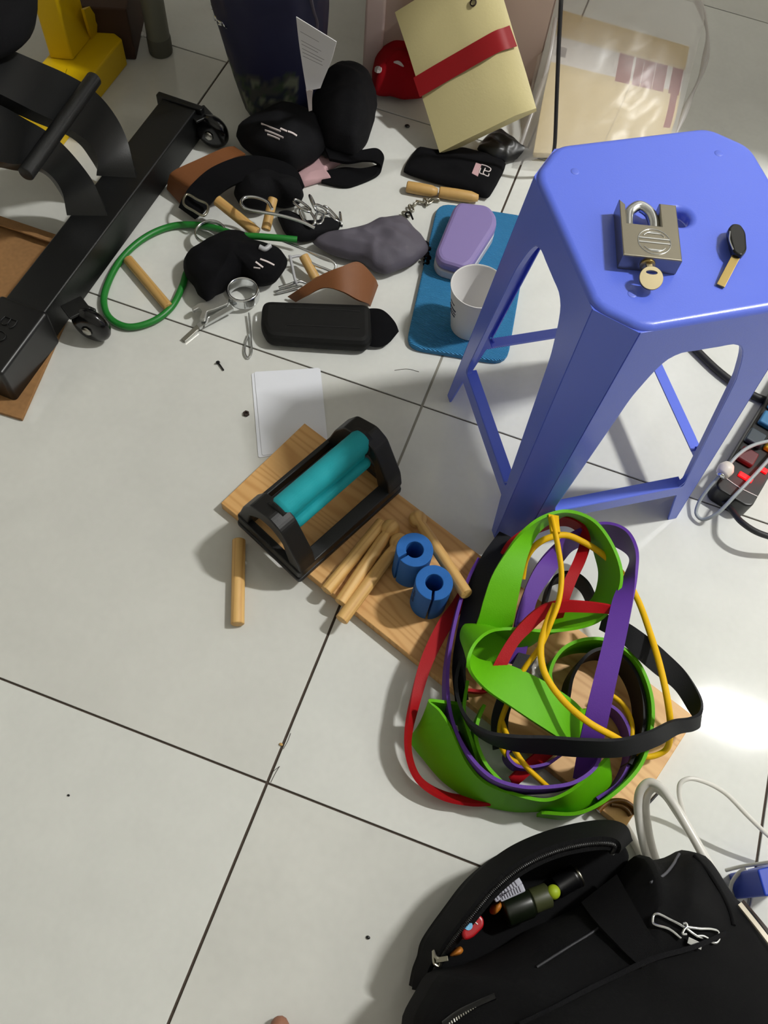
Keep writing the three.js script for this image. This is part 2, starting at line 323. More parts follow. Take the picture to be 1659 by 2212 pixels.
// ---------------------------------------------------------------- blue stool
const SEAT = 0.462, SC = V(0.2255, 0, -0.613), E1 = V(0.5548, 0, 0.832), E2 = V(0.832, 0, -0.5548);
const stool = thing('plastic_stool', 'blue plastic stool with cut corners and four splayed legs', 'stool');
{
  const mBlue = mat(0x5f75e6, 0.3, { clearcoat: 0.25, clearcoatRoughness: 0.25, bumpMap: rep(grainTex, 0.05), bumpScale: 0.00012 });
  const mFrame = (u, v, y) => SC.clone().addScaledVector(E2, u).addScaledVector(E1, v).setY(y);   // u to the far right, v to the near right
  const s0 = 0.128, c0 = 0.037, sF = 0.151, cF = 0.027;
  const oct = (s, c) => [[-s + c, -s], [s - c, -s], [s, -s + c], [s, s - c], [s - c, s], [-s + c, s], [-s, s - c], [-s, -s + c]];
  // seat: dished top plate with a rolled edge and a round centre hole
  const top = oct(s0, c0).map(q => new THREE.Vector2(q[0], q[1]));
  const sh = new THREE.Shape(roundPoly(top, 0.014));
  const hc = P(1468, 468, SEAT).sub(SC), hole = new THREE.Path(); hole.absarc(hc.dot(E2), hc.dot(E1), 0.0112, 0, Math.PI * 2, true); sh.holes.push(hole);
  const g = new THREE.ExtrudeGeometry(sh, { depth: 0.004, bevelEnabled: true, bevelThickness: 0.007, bevelSize: 0.008, bevelOffset: -0.008, bevelSegments: 5, curveSegments: 24 });
  const p = g.attributes.position;
  for (let i = 0; i < p.count; i++) { const q = mFrame(p.getX(i), p.getY(i), SEAT - 0.011 + p.getZ(i)); p.setXYZ(i, q.x, q.y, q.z); }
  // the map (u, v, w) -> (E2, E1, up) keeps the winding outward only after this flip
  const fl = g.toNonIndexed(), a = fl.attributes.position; for (let i = 0; i < a.count; i += 3) { const x = a.getX(i), y = a.getY(i), z = a.getZ(i); a.setXYZ(i, a.getX(i + 1), a.getY(i + 1), a.getZ(i + 1)); a.setXYZ(i + 1, x, y, z); }
  fl.computeVertexNormals();
  part(stool, 'seat', boxUV(mergeSmooth(fl)), mBlue);
  for (const [u, v] of [[-0.085, -0.085], [0.085, -0.085], [0.085, 0.085], [-0.085, 0.085]])
    part(stool, 'seat_stud', new THREE.SphereGeometry(0.005, 20, 12).scale(1, 0.22, 1).translate(...mFrame(u, v, SEAT - 0.0002).toArray()), mBlue);
  // sides: one wall on each side with a tall opening and a stretcher; the legs are the corners between the walls
  const yTop = SEAT - 0.006, lerp = (a2, b2, y) => a2 + (b2 - a2) * (1 - y / yTop);
  const half = y => lerp(s0, sF, y), cut = y => lerp(c0, cF, y), edge = y => half(y) - cut(y);
  for (let k = 0; k < 4; k++) {
    const N = [[0, -1], [1, 0], [0, 1], [-1, 0]][k];
    const q = new THREE.Shape(), w = edge(0), wt = edge(yTop), lw = y => edge(y) - 0.020 - 0.014 * Math.pow(y / yTop, 1.5);
    q.moveTo(-w, 0); q.lineTo(-w + 0.012, 0); q.lineTo(-lw(0.078) + 0.002, 0.078); q.lineTo(lw(0.078) - 0.002, 0.078); q.lineTo(w - 0.012, 0); q.lineTo(w, 0); q.lineTo(wt, yTop); q.lineTo(-wt, yTop); q.closePath();
    const o = new THREE.Path(), b = 0.101, y1 = 0.345, y2 = 0.412, w1 = 0.064;
    o.moveTo(-lw(b) + 0.006, b); o.quadraticCurveTo(-lw(b), b, -lw(b) , b + 0.006); o.lineTo(-w1, y1); o.bezierCurveTo(-w1 + 0.008, y1 + 0.026, -w1 + 0.014, y2 - 0.002, -0.030, y2);
    o.lineTo(0.030, y2); o.bezierCurveTo(w1 - 0.014, y2 - 0.002, w1 - 0.008, y1 + 0.026, w1, y1); o.lineTo(lw(b), b + 0.006); o.quadraticCurveTo(lw(b), b, lw(b) - 0.006, b); o.closePath();
    q.holes.push(o);
    const e = new THREE.ExtrudeGeometry(q, { depth: 0.0022, bevelEnabled: true, bevelThickness: 0.0006, bevelSize: 0.0006, bevelOffset: -0.0006, bevelSegments: 2, curveSegments: 10 });
    const ep = e.attributes.position;
    for (let i = 0; i < ep.count; i++) {
      const u = ep.getX(i), y = Math.max(0, ep.getY(i)), d = half(y) - 0.0028 + ep.getZ(i);
      const r = mFrame(N[0] ? N[0] * d : -N[1] * u, N[1] ? N[1] * d : N[0] * u, y); ep.setXYZ(i, r.x, r.y, r.z);
    }
    e.computeVertexNormals(); part(stool, 'side_wall', boxUV(e), mBlue);
    // stretcher lip, a shelf that makes the stretcher an L section
    const lip = [[-1, 0.078], [1, 0.078]];
    const A = [-1, 1].map(s => { const y = 0.101, u = s * lw(y), d = half(y) - 0.001; return mFrame(N[0] ? N[0] * d : -N[1] * u, N[1] ? N[1] * d : N[0] * u, y); });
    const B = [-1, 1].map(s => { const y = 0.101, u = s * lw(y), d = half(y) - 0.016; return mFrame(N[0] ? N[0] * d : -N[1] * u, N[1] ? N[1] * d : N[0] * u, y); });
    part(stool, 'stretcher', ribbonV(A, B, 0.0024, { seg: 2 }), mBlue);
    // rolled inner lip of the big opening
    const LA = [], LB = []; for (const pt of o.getSpacedPoints(60)) { const y = pt.y, u = pt.x; for (const [L, dd] of [[LA, 0.0005], [LB, 0.008]]) { const d = half(y) - dd; L.push(mFrame(N[0] ? N[0] * d : -N[1] * u, N[1] ? N[1] * d : N[0] * u, y)); } }
    part(stool, 'opening_lip', ribbonV(LA, LB, 0.0016, { seg: 120, closed: false }), mBlue);
    // the cut corner that runs down as the face of a leg
    const CA = [], CB = [], NA = N, NB = [[0, -1], [1, 0], [0, 1], [-1, 0]][(k + 1) % 4];
    for (let i = 0; i <= 12; i++) {
      const y = yTop * (1 - i / 12), s = half(y) - 0.0012, c2 = edge(y);
      CA.push(mFrame(NA[0] ? NA[0] * s : NB[0] * c2, NA[1] ? NA[1] * s : NB[1] * c2, y));
      CB.push(mFrame(NB[0] ? NB[0] * s : NA[0] * c2, NB[1] ? NB[1] * s : NA[1] * c2, y));
    }
    part(stool, 'leg', ribbonV(CA, CB, 0.0028, { seg: 24 }), mBlue);
  }
}
function mergeSmooth(g) {                                     // smooth normals across shared corners with a crease limit
  const h = g.clone(); h.deleteAttribute('uv'); h.deleteAttribute('normal');
  const p = h.attributes.position, fn = [], map = new Map(), key = i => [0, 1, 2].map(k => Math.round(p.array[i * 3 + k] * 1e5)).join(',');
  for (let i = 0; i < p.count; i += 3) {
    const a = V().fromBufferAttribute(p, i), b = V().fromBufferAttribute(p, i + 1).sub(a), c = V().fromBufferAttribute(p, i + 2).sub(a); const n = b.cross(c);
    fn.push(n); for (let k = 0; k < 3; k++) { const q = key(i + k); if (!map.has(q)) map.set(q, []); map.get(q).push(fn.length - 1); }
  }
  const out = new Float32Array(p.count * 3);
  for (let i = 0; i < p.count; i++) { const f = fn[Math.floor(i / 3)].clone().normalize(), s = V(); for (const j of map.get(key(i))) if (fn[j].clone().normalize().dot(f) > 0.6) s.add(fn[j]); s.normalize(); out.set([s.x, s.y, s.z], i * 3); }
  h.setAttribute('normal', new THREE.BufferAttribute(out, 3)); return h;
}
{ // padlock on the seat
  const g = thing('padlock', 'square steel padlock with an engraved round emblem lying on the blue stool', 'padlock');
  const th = 0.020, h = SEAT + th, c = pts([[1330, 433], [1468, 436], [1473, 561], [1348, 557]], h);
  const mid = c.reduce((s, q) => s.add(q), V()).divideScalar(4);
  const ey = c[2].clone().add(c[3]).sub(c[0]).sub(c[1]).setY(0).normalize(), ex = V(-ey.z, 0, ey.x).multiplyScalar(1); if (ex.dot(c[1].clone().sub(c[0])) < 0) ex.negate();
  const at = (u, v, y = h) => mid.clone().addScaledVector(ex, u).addScaledVector(ey, v).setY(y);
  const w = 0.0295, l = 0.0375;
  const body = [[-w, -l], [-w + 0.006, -l + 0.006], [-w + 0.006, -0.006], [0.012, -0.006], [0.012, -l], [w, -l], [w, l], [-w, l]].map(q => at(...q));
  const b = part(g, 'body', slabV(body, h, SEAT, 0.0012), metal(0x9b9587, 0.3));
  const ring = (r, t, y) => sweep(Array.from({ length: 20 }, (_, i) => at(0.003 + r * Math.cos(i / 20 * 6.2832), 0.016 + r * Math.sin(i / 20 * 6.2832), y)), t, { closed: true, seg: 48, rad: 6 });
  part(g, 'emblem_ring', ring(0.0165, 0.0006, h), M.chrome);
  for (const [v, hw] of [[-0.004, 0.0155], [0.0015, 0.0158], [-0.011, 0.007], [0.011, 0.007]]) part(g, 'emblem_bar', beam(at(0.003 - hw, 0.016 + v, h), at(0.003 + hw, 0.016 + v, h), 0.0016, 0.0009), M.chrome);
  for (const v of [-0.0105, 0.0105]) part(g, 'emblem_arc', sweep(Array.from({ length: 9 }, (_, i) => { const a = (v < 0 ? Math.PI : 0) + 0.6 + i / 8 * 1.94; return at(0.003 + 0.0128 * Math.cos(a), 0.016 + 0.0128 * Math.sin(a), h); }), 0.0006, { rad: 6 }), M.chrome);
  part(g, 'shackle', sweep([at(-0.019, 0.0, h - 0.010), at(-0.019, -0.016, h - 0.009), at(-0.017, -0.029, h - 0.008), at(-0.007, -0.038, h - 0.007), at(0.003, -0.033, h - 0.008), at(0.0075, -0.022, h - 0.009), at(0.0075, 0.0, h - 0.010)], 0.0058, { rad: 14, seg: 40 }), M.chrome);
  part(g, 'keyway', lathe(at(-0.002, l - 0.001, SEAT + 0.010), ey.clone(), [[0, 0], [0.0075, 0], [0.0075, 0.003], [0.002, 0.0032], [0, 0.0032]]), M.brass);
  const kb = at(-0.001, l + 0.02, SEAT + 0.0125), slot = new THREE.Path(); 
  const ks = new THREE.Shape(); ks.absarc(0, 0, 0.0115, 0, Math.PI * 2); slot.absellipse(0, 0.0055, 0.006, 0.0022, 0, Math.PI * 2, true); ks.holes.push(slot);
  const kg = new THREE.ExtrudeGeometry(ks, { depth: 0.0016, bevelEnabled: true, bevelThickness: 0.0004, bevelSize: 0.0004, bevelSegments: 2, curveSegments: 24 });
  const ku = V(0, 0.92, 0).addScaledVector(ey, 0.38).normalize();
  kg.applyMatrix4(new THREE.Matrix4().makeBasis(ex, new THREE.Vector3().crossVectors(ku, ex).normalize(), ku).setPosition(kb));
  part(g, 'key_bow', boxUV(kg), metal(0x8f8468, 0.42));
  part(g, 'key_shank', beam(at(-0.002, l + 0.001, SEAT + 0.013), at(-0.001, l + 0.011, SEAT + 0.0135), 0.006, 0.002), M.nickel);
}
{ // loose key
  const g = thing('key', 'small brass key with a black plastic head lying on the blue stool', 'key');
  const y = SEAT + 0.006;
  const head = [[1573, 493], [1583, 481], [1600, 483], [1612, 500], [1615, 540], [1603, 553], [1585, 545], [1578, 520]];
  const hd = part(g, 'head', slabV(pts(head, SEAT + 0.013), SEAT + 0.013, SEAT + 0.005, 0.0022, 0.006), M.blackGloss);
  part(hd, 'bezel', rod([[1577, 500], [1576, 518], [1584, 540]], 0.0008, SEAT + 0.0125), M.chrome);
  const A = P(1594, 546, SEAT + 0.008), B = P(1556, 618, SEAT + 0.002);
  const bl = part(g, 'blade', beam(A, B, 0.0085, 0.0022, { bevel: 0.0004 }), M.brass);
  for (const t of [0.35, 0.5, 0.68, 0.82]) part(bl, 'tooth', beam(A.clone().lerp(B, t).add(P(1550, 580, y).sub(P(1556, 580, y)).multiplyScalar(0.9)), A.clone().lerp(B, t + 0.07).add(P(1550, 580, y).sub(P(1556, 580, y)).multiplyScalar(0.9)), 0.003, 0.0018, { bevel: 0.0003 }), M.brass);
}
// ---------------------------------------------------------------- plank and what lies on it
const BT = 0.018;                                             // plank thickness
{
  const A = P(656, 914, BT), C = P(1508, 1552, BT), B = P(479, 1086, BT), D = P(1345, 1788, BT);
  const a = A.clone().add(B).multiplyScalar(0.5).setY(BT / 2), c = C.clone().add(D).multiplyScalar(0.5).setY(BT / 2);
  single('wooden_plank', beam(a, c, 0.177, BT, { bevel: 0.0012 }), M.pine, 'long pale pine plank lying across the floor tiles under the bands', 'plank');
}
{ // push-up frame
  const g = thing('push_up_stand', 'black plastic push-up stand with a teal foam grip on the plank', 'push-up stand');
  const teal = mat(0x00a2ac, 0.62, { bumpMap: rep(grainTex, 0.03), bumpScale: 0.0004 });
  const blk = mat(0x0c0c0e, 0.45, { bumpMap: rep(grainTex, 0.02), bumpScale: 0.0002 });
  const y = BT, c0 = P(522, 1107, y + 0.02), c1 = P(645, 1250, y + 0.02), c2 = P(858, 1052, y + 0.02), c3 = P(738, 932, y + 0.02);
  const mid = c0.clone().add(c1).add(c2).add(c3).multiplyScalar(0.25).setY(0);
  const ex = c2.clone().add(c3).sub(c0).sub(c1).setY(0).normalize(), ez = V(-ex.z, 0, ex.x); if (ez.dot(c1.clone().sub(c0)) < 0) ez.negate();
  const L = 0.102, D = 0.063, at = (u, v, h) => mid.clone().addScaledVector(ex, u).addScaledVector(ez, v).setY(h);
  // lower rubber frame and the upper frame above it
  for (const [nm, h0, h1, m, k] of [['rubber_foot', y, y + 0.009, M.blackRubber, 1], ['base_frame', y + 0.011, y + 0.028, blk, 0.985]]) {
    const o = [[-L, -D], [L, -D], [L, D], [-L, D]].map(q => at(q[0] * k, q[1] * k, 0));
    const inn = [[-L + 0.013, -D + 0.008], [L - 0.013, -D + 0.008], [L - 0.013, D - 0.021], [-L + 0.013, D - 0.021]].map(q => { const p = at(q[0], q[1], 0); return new THREE.Vector2(p.x, -p.z); });
    if (!THREE.ShapeUtils.isClockWise(inn)) inn.reverse();
    part(g, nm, slabV(o, h1, h0, 0.0018, 0.006, [new THREE.Path(inn)]), m);
  }
  part(g, 'back_rail', beam(at(-L + 0.01, -D + 0.018, y + 0.02), at(L - 0.01, -D + 0.018, y + 0.02), 0.006, 0.012), blk);
  for (const s of [-1, 1]) {                                 // end brackets: trapezoid plates with a window, thick like a U section
    const q = [[-D, 0.02], [-D + 0.016, 0.07], [-0.030, 0.098], [0.006, 0.112], [0.026, 0.104], [D - 0.006, 0.05], [D, 0.02], [D - 0.022, 0.02], [0.028, 0.072], [0.010, 0.086], [-0.012, 0.084], [-0.034, 0.062], [-D + 0.020, 0.02]];
    const sh = new THREE.Shape(roundPoly(q.map(p => new THREE.Vector2(p[0], p[1])), 0.006, 3));
    const e = new THREE.ExtrudeGeometry(sh, { depth: 0.024, bevelEnabled: true, bevelThickness: 0.002, bevelSize: 0.002, bevelOffset: -0.002, bevelSegments: 2 });
    e.applyMatrix4(new THREE.Matrix4().makeBasis(ez, V(0, 1, 0), ex.clone().multiplyScalar(new THREE.Vector3().crossVectors(ez, V(0, 1, 0)).dot(ex) > 0 ? 1 : -1)));
    const along = new THREE.Vector3().crossVectors(ez, V(0, 1, 0)).dot(ex) > 0 ? 1 : -1;
    const u0 = s < 0 ? -L + 0.004 : L - 0.030, base = at(along > 0 ? u0 : u0 + 0.026, 0, y);
    e.translate(base.x, base.y, base.z);
    const br = part(g, 'end_bracket', boxUV(e), blk);
    part(br, 'cap', lathe(at(s * (L - 0.032), 0.002, y + 0.094), ex.clone().multiplyScalar(s), [[0, -0.002], [0.0175, -0.002], [0.0195, 0.002], [0.0195, 0.012], [0, 0.014]]), blk);
  }
  const prof = (r, l) => [[0, 0], [r * 0.7, 0.0006], [r * 0.95, 0.004], [r, 0.009], [r, l - 0.009], [r * 0.95, l - 0.004], [r * 0.7, l - 0.0006], [0, l]];
  part(g, 'grip', lathe(at(-0.080, 0.002, y + 0.098), ex, prof(0.0172, 0.160), 36), teal, 'teal foam grip');
  part(g, 'lower_grip', lathe(at(-0.070, 0.020, y + 0.074), ex, prof(0.0085, 0.140), 24), teal, 'thin teal bar under the grip');
  part(g, 'grip_web', beam(at(-0.066, 0.012, y + 0.086), at(0.066, 0.012, y + 0.086), 0.012, 0.012, { up: V(0, 1, 0) }), teal);
}
function stick(A, B, r, head, label, group, m = M.dowel, name = 'wooden_peg') {
  const d = B.clone().sub(A), L = d.length();
  const pr = [[0, 0], [r * 0.86, 0], [r, 0.0012], [r, L * 0.5], [r * (head ? 0.92 : 1), L - (head ? 0.02 : 0.0012)], ...(head ? [] : [[r * 0.86, L], [0, L]])];
  if (head) { pr.push([r * 0.8, L - 0.012]); for (let i = 0; i <= 8; i++) { const a = -0.9 + i / 8 * (Math.PI / 2 + 0.9); pr.push([head * Math.cos(a), L + head * Math.sin(a)]); } pr.push([0, L + head]); }
  const g = lathe(A, d, pr, 20), u = g.attributes.uv; for (let i = 0; i < u.count; i++) u.setXY(i, u.getX(i) * 0.06 + A.x, u.getY(i) * L);
  return single(name, g, m, label, 'peg', group);
}
{
  const h = BT + 0.0088;
  stick(P(704, 1277, h), P(826, 1128, h), 0.0088, 0, 'plain wooden peg without a knob lying next to the black stand', 'wooden pegs');
  stick(P(735, 1303, h + 0.001), P(843, 1142, h + 0.003), 0.0092, 0.0135, 'knobbed wooden peg in the middle of the three side by side', 'wooden pegs');
  stick(P(737, 1340, h + 0.002), P(862, 1172, h + 0.004), 0.0092, 0.0135, 'knobbed wooden peg nearest the blue foam grips, overhanging the plank edge', 'wooden pegs');
  stick(P(1008, 1284, 0.082), P(902, 1122, h + 0.006), 0.0085, 0.013, 'knobbed wooden peg slanting behind the blue foam grips', 'wooden pegs');
  stick(P(985, 1300, BT + 0.0085), P(960, 1225, BT + 0.0085), 0.0085, 0, 'short wooden peg end poking out beside the front blue grip', 'wooden pegs');
  stick(P(513, 1349, 0.0092), P(516, 1166, 0.0092), 0.0092, 0, 'single wooden peg lying alone on the floor tiles left of the stand', 'wooden pegs');
}
const foamBlue = mat(0x1b63b0, 0.75, { bumpMap: rep(grainTex, 0.015), bumpScale: 0.0005 });
for (const [x, y, a0, label, marks] of [[896, 1187, 2.62, 'blue foam bar grip standing on the plank behind its twin', false], [938, 1258, 1.66, 'blue foam bar grip with ruler marks standing nearest the camera', true]]) {
  const g = thing('foam_grip', label, 'foam grip', 'blue foam bar grips'), hh = 0.073, top = BT + hh, c = P(x, y, top), ro = 0.0243, ri = 0.0115, gap = 0.0017;
  // slit direction given as an angle in the picture, turned to the floor
  const q = P(x + 30 * Math.cos(a0), y + 30 * Math.sin(a0), top).sub(c), a = Math.atan2(-q.z, q.x);
  const s = new THREE.Shape(), d0 = Math.asin(gap / ro), d1 = Math.asin(gap / ri);
  s.absarc(0, 0, ro, a + d0, a + Math.PI * 2 - d0, false); s.absarc(0, 0, ri, a - d1 + Math.PI * 2, a + d1, true); s.closePath();
  const e = new THREE.ExtrudeGeometry(s, { depth: hh - 0.002, bevelEnabled: true, bevelThickness: 0.001, bevelSize: 0.001, bevelOffset: -0.001, bevelSegments: 2, curveSegments: 40 });
  e.rotateX(-Math.PI / 2).translate(c.x, BT + 0.001, c.z);
  part(g, 'foam_body', boxUV(e), foamBlue);
  if (marks) for (let i = 0; i < 9; i++) {
    const aa = a + (-1.05 - (i % 4 ? 0 : 0.05)), r = ro + 0.0001, hy = BT + 0.024 + i * 0.0045;
    part(g, 'ruler_mark', sweep(Array.from({ length: 5 }, (_, k) => { const t = aa - k / 4 * (i % 4 ? 0.22 : 0.34); return V(c.x + r * Math.cos(t), hy, c.z - r * Math.sin(t)); }), 0.0004, { rad: 5, seg: 6 }), M.blackPrint);
  }
}
// ---------------------------------------------------------------- resistance bands
const rubber = (c, o = {}) => mat(c, 0.6, { specularIntensity: 0.6, bumpMap: rep(grainTex, 0.04), bumpScale: 0.0002, ...o });
{
  const green = rubber(0x61b300), purple = rubber(0x5f3699), red = rubber(0xa80612), yellow = rubber(0xe6b502), black = rubber(0x17181b);
  const G1 = [[1002, 1440, .045, 1062, 1462, .045], [1012, 1395, .06, 1085, 1405, .06], [1034, 1334, .09, 1108, 1347, .09], [1045, 1295, .105, 1116, 1306, .105], [1064, 1241, .12, 1127, 1252, .118], [1097, 1187, .132, 1140, 1196, .12], [1128, 1149, .139, 1160, 1152, .112], [1172, 1117, .142, 1190, 1128, .098],
    [1226, 1104, .142, 1230, 1117, .09], [1282, 1124, .14, 1268, 1150, .083], [1322, 1175, .138, 1287, 1200, .078], [1343, 1238, .13, 1295, 1245, .075], [1332, 1292, .118, 1280, 1295, .07], [1300, 1336, .108, 1238, 1318, .065], [1250, 1356, .102, 1190, 1343, .062],
    [1180, 1363, .10, 1150, 1390, .058], [1112, 1358, .104, 1105, 1395, .06], [1062, 1363, .112, 1040, 1345, .066], [1030, 1386, .118, 1004, 1352, .07], [1013, 1420, .12, 998, 1385, .074], [1017, 1452, .118, 1030, 1424, .088], [1050, 1490, .116, 1098, 1438, .103],
    [1105, 1528, .112, 1155, 1462, .106], [1165, 1568, .105, 1200, 1488, .10], [1218, 1600, .088, 1235, 1512, .088], [1250, 1606, .066, 1256, 1532, .066], [1268, 1590, .045, 1264, 1530, .04]];
  const G2 = [[1012, 1575, .02, 1000, 1520, .062], [960, 1555, .018, 960, 1516, .07], [915, 1568, .016, 928, 1514, .076], [890, 1588, .016, 950, 1535, .076], [888, 1602, .014, 972, 1568, .074], [912, 1634, .010, 990, 1608, .07], [962, 1690, .008, 1015, 1655, .062], [1032, 1732, .006, 1052, 1692, .058],
    [1105, 1750, .006, 1115, 1716, .06], [1175, 1750, .008, 1178, 1728, .066], [1236, 1752, .024, 1225, 1712, .074], [1290, 1730, .028, 1268, 1680, .08], [1316, 1700, .034, 1306, 1642, .084], [1318, 1670, .03, 1312, 1630, .07]];
  const ringG = [[1206, 1505, .07, .024], [1189, 1455, .074, .024], [1213, 1405, .078, .024], [1262, 1381, .08, .024], [1320, 1385, .08, .024], [1374, 1424, .078, .024], [1405, 1490, .076, .024], [1410, 1562, .074, .024], [1386, 1650, .07, .024], [1322, 1718, .066, .02], [1250, 1756, .05, .008], [1170, 1755, .03, .003]];
  const inG = [[1010, 1470, .07, .024], [1003, 1540, .07, .024], [1022, 1610, .066, .022], [1035, 1650, .05, .02]];
  const arcG = [[1047, 1522, .075, .045], [1032, 1560, .075, .04], [1030, 1600, .072, .03], [1050, 1650, .07, .022], [1085, 1690, .06, .02]];
  single('resistance_band', merge([ribbon(G1, 0.0042, { seg: 260 }), ribbon(G2, 0.0042, { seg: 150 }), ribbon(ringG, 0.0042, { seg: 120 }), ribbon(inG, 0.0042), ribbon(arcG, 0.0042)]), green, 'widest band of the tangle, bright green rubber', 'band', 'tangled resistance bands');
  const P1 = [[1090, 1430, .05, 1128, 1440, .05], [1105, 1385, .065, 1142, 1385, .065], [1118, 1320, .08, 1158, 1300, .08], [1148, 1240, .088, 1196, 1240, .084], [1185, 1190, .094, 1215, 1212, .074], [1235, 1152, .10, 1240, 1185, .062], [1300, 1130, .108, 1294, 1168, .062], [1350, 1143, .118, 1335, 1182, .068], [1375, 1185, .128, 1362, 1206, .085], [1375, 1240, .132, 1350, 1245, .108],
    [1367, 1300, .133, 1324, 1296, .122], [1350, 1390, .132, 1303, 1385, .126], [1328, 1490, .126, 1278, 1485, .12], [1306, 1590, .10, 1256, 1580, .098], [1292, 1640, .07, 1246, 1628, .066], [1270, 1690, .05, 1240, 1680, .03]];
  const P2 = [[1035, 1205, .055, .022], [1012, 1250, .07, .034], [988, 1325, .074, .036], [970, 1420, .074, .036], [968, 1500, .074, .036], [982, 1570, .074, .036], [1015, 1632, .076, .034], [1062, 1678, .078, .034], [1120, 1698, .08, .036], [1180, 1700, .082, .038], [1240, 1690, .084, .04], [1284, 1660, .084, .042], [1300, 1625, .08, .042]];
  const P3 = [[1300, 1512, .05, .022], [1340, 1540, .052, .022], [1362, 1585, .052, .022], [1362, 1640, .052, .022], [1336, 1692, .05, .02], [1290, 1725, .045, .02]];
  const P4 = [[1180, 1600, .05, .022], [1100, 1620, .05, .022], [1120, 1655, .05, .022], [1180, 1650, .05, .022], [1220, 1625, .05, .022]];
  single('resistance_band', merge([ribbon(P1, 0.0042, { seg: 200 }), ribbon(P2, 0.0042, { seg: 130 }), ribbon(P3, 0.004), ribbon(P4, 0.0035)]), purple, 'purple rubber band looping through the tangle', 'band', 'tangled resistance bands');
  const R1 = [[1000, 1262, .03, 1030, 1270, .03], [976, 1302, .036, 1006, 1310, .036], [945, 1346, .044, 977, 1352, .044], [910, 1420, .05, 938, 1426, .05], [889, 1500, .05, 911, 1502, .046], [877, 1580, .046, 888, 1582, .03], [881, 1640, .038, 889, 1638, .02], [904, 1690, .03, 911, 1684, .012], [955, 1725, .024, 960, 1712, .008], [1015, 1738, .02, 1015, 1722, .004], [1060, 1738, .016, 1060, 1724, .003]];
  const R2 = [[1040, 1490, .08, 1066, 1495, .08], [1062, 1443, .10, 1089, 1450, .10], [1093, 1387, .109, 1118, 1395, .109], [1125, 1345, .118, 1149, 1361, .113], [1165, 1311, .126, 1179, 1334, .118], [1206, 1298, .131, 1211, 1322, .12], [1262, 1299, .131, 1262, 1322, .121], [1318, 1307, .124, 1316, 1325, .114], [1350, 1318, .11, 1348, 1336, .10]];
  const R3 = [[1065, 1230, .05, 1085, 1236, .04], [1078, 1205, .06, 1096, 1210, .05], [1102, 1168, .08, 1120, 1174, .06], [1150, 1136, .092, 1158, 1151, .07], [1210, 1114, .104, 1212, 1134, .078], [1255, 1130, .108, 1243, 1143, .084], [1273, 1165, .108, 1255, 1170, .09], [1265, 1210, .106, 1242, 1205, .10], [1243, 1260, .10, 1218, 1254, .10], [1224, 1310, .088, 1198, 1305, .088], [1212, 1345, .06, 1186, 1342, .06]];
  const R4 = [[1010, 1490, .03, .022], [1045, 1492, .032, .022], [1072, 1478, .034, .022]];
  const R5 = [[1100, 1680, .03, 1110, 1700, .02], [1140, 1640, .035, 1165, 1655, .03], [1175, 1612, .04, 1195, 1630, .035]];
  single('resistance_band', merge([ribbon(R1, 0.0042, { seg: 110 }), ribbon(R2, 0.0042, { seg: 90 }), ribbon(R3, 0.0042, { seg: 110 }), ribbon(R4, 0.004), ribbon(R5, 0.004)]), red, 'narrow red rubber band reaching out over the plank and floor', 'band', 'tangled resistance bands');
  const yc = [
    [[1192, 1118, .146], [1197, 1140, .15], [1206, 1185, .15], [1213, 1240, .147], [1207, 1298, .142], [1190, 1345, .136], [1168, 1395, .12], [1128, 1452, .104], [1094, 1525, .08], [1080, 1570, .07], [1084, 1615, .05], [1105, 1640, .035], [1128, 1648, .03]],
    [[1128, 1250, .085], [1136, 1208, .10], [1155, 1180, .112], [1182, 1163, .12], [1222, 1156, .12], [1262, 1172, .115], [1300, 1196, .11], [1345, 1240, .09], [1376, 1292, .085], [1405, 1370, .095], [1426, 1440, .107], [1443, 1520, .104], [1448, 1585, .075], [1436, 1622, .045], [1400, 1635, .04], [1375, 1626, .045]],
    [[1200, 1305, .136], [1180, 1350, .132], [1168, 1400, .126], [1176, 1452, .122], [1212, 1508, .124], [1268, 1558, .128], [1326, 1591, .120], [1352, 1606, .095], [1380, 1622, .06]],
    [[1312, 1496, .05], [1345, 1522, .05], [1364, 1562, .05], [1364, 1610, .05]],
    [[1084, 1558, .072], [1098, 1595, .08], [1130, 1648, .07], [1172, 1690, .055], [1190, 1706, .04]]];
  const flatY = [[1184, 1113, .142, 1206, 1117, .142], [1187, 1130, .146, 1207, 1134, .146], [1190, 1150, .150, 1209, 1152, .148]];
  single('resistance_band', merge([...yc.map(c => rod(c, 0.0042, 0, { seg: c.length * 9, flat: 0.8 })), ribbon(flatY, 0.005)]), yellow, 'thin yellow rubber band winding over the tangle', 'band', 'tangled resistance bands');
  const B1 = [[1010, 1380, .06, 990, 1420, .045], [985, 1470, .08, 988, 1495, .05], [1003, 1543, .10, 1010, 1562, .066], [1048, 1579, .116, 1052, 1600, .08], [1110, 1590, .126, 1112, 1620, .092], [1180, 1592, .132, 1182, 1627, .102], [1260, 1597, .137, 1262, 1633, .107], [1340, 1597, .132, 1346, 1632, .105], [1402, 1580, .12, 1417, 1611, .10], [1452, 1557, .10, 1463, 1585, .08], [1492, 1551, .088, 1497, 1577, .066], [1514, 1538, .084, 1510, 1564, .055],
    [1514, 1508, .084, 1490, 1536, .06], [1482, 1452, .088, 1458, 1490, .072], [1440, 1410, .09, 1414, 1455, .078], [1395, 1372, .09, 1374, 1420, .08], [1350, 1342, .084, 1338, 1385, .076], [1305, 1325, .07, 1295, 1360, .06]];
  const B2 = [[1078, 1150, .05, 1112, 1166, .05], [1038, 1208, .06, 1086, 1224, .072], [1008, 1280, .062, 1052, 1290, .08], [990, 1360, .062, 1024, 1362, .08], [979, 1440, .06, 1004, 1440, .074], [986, 1520, .05, 1010, 1512, .066]];
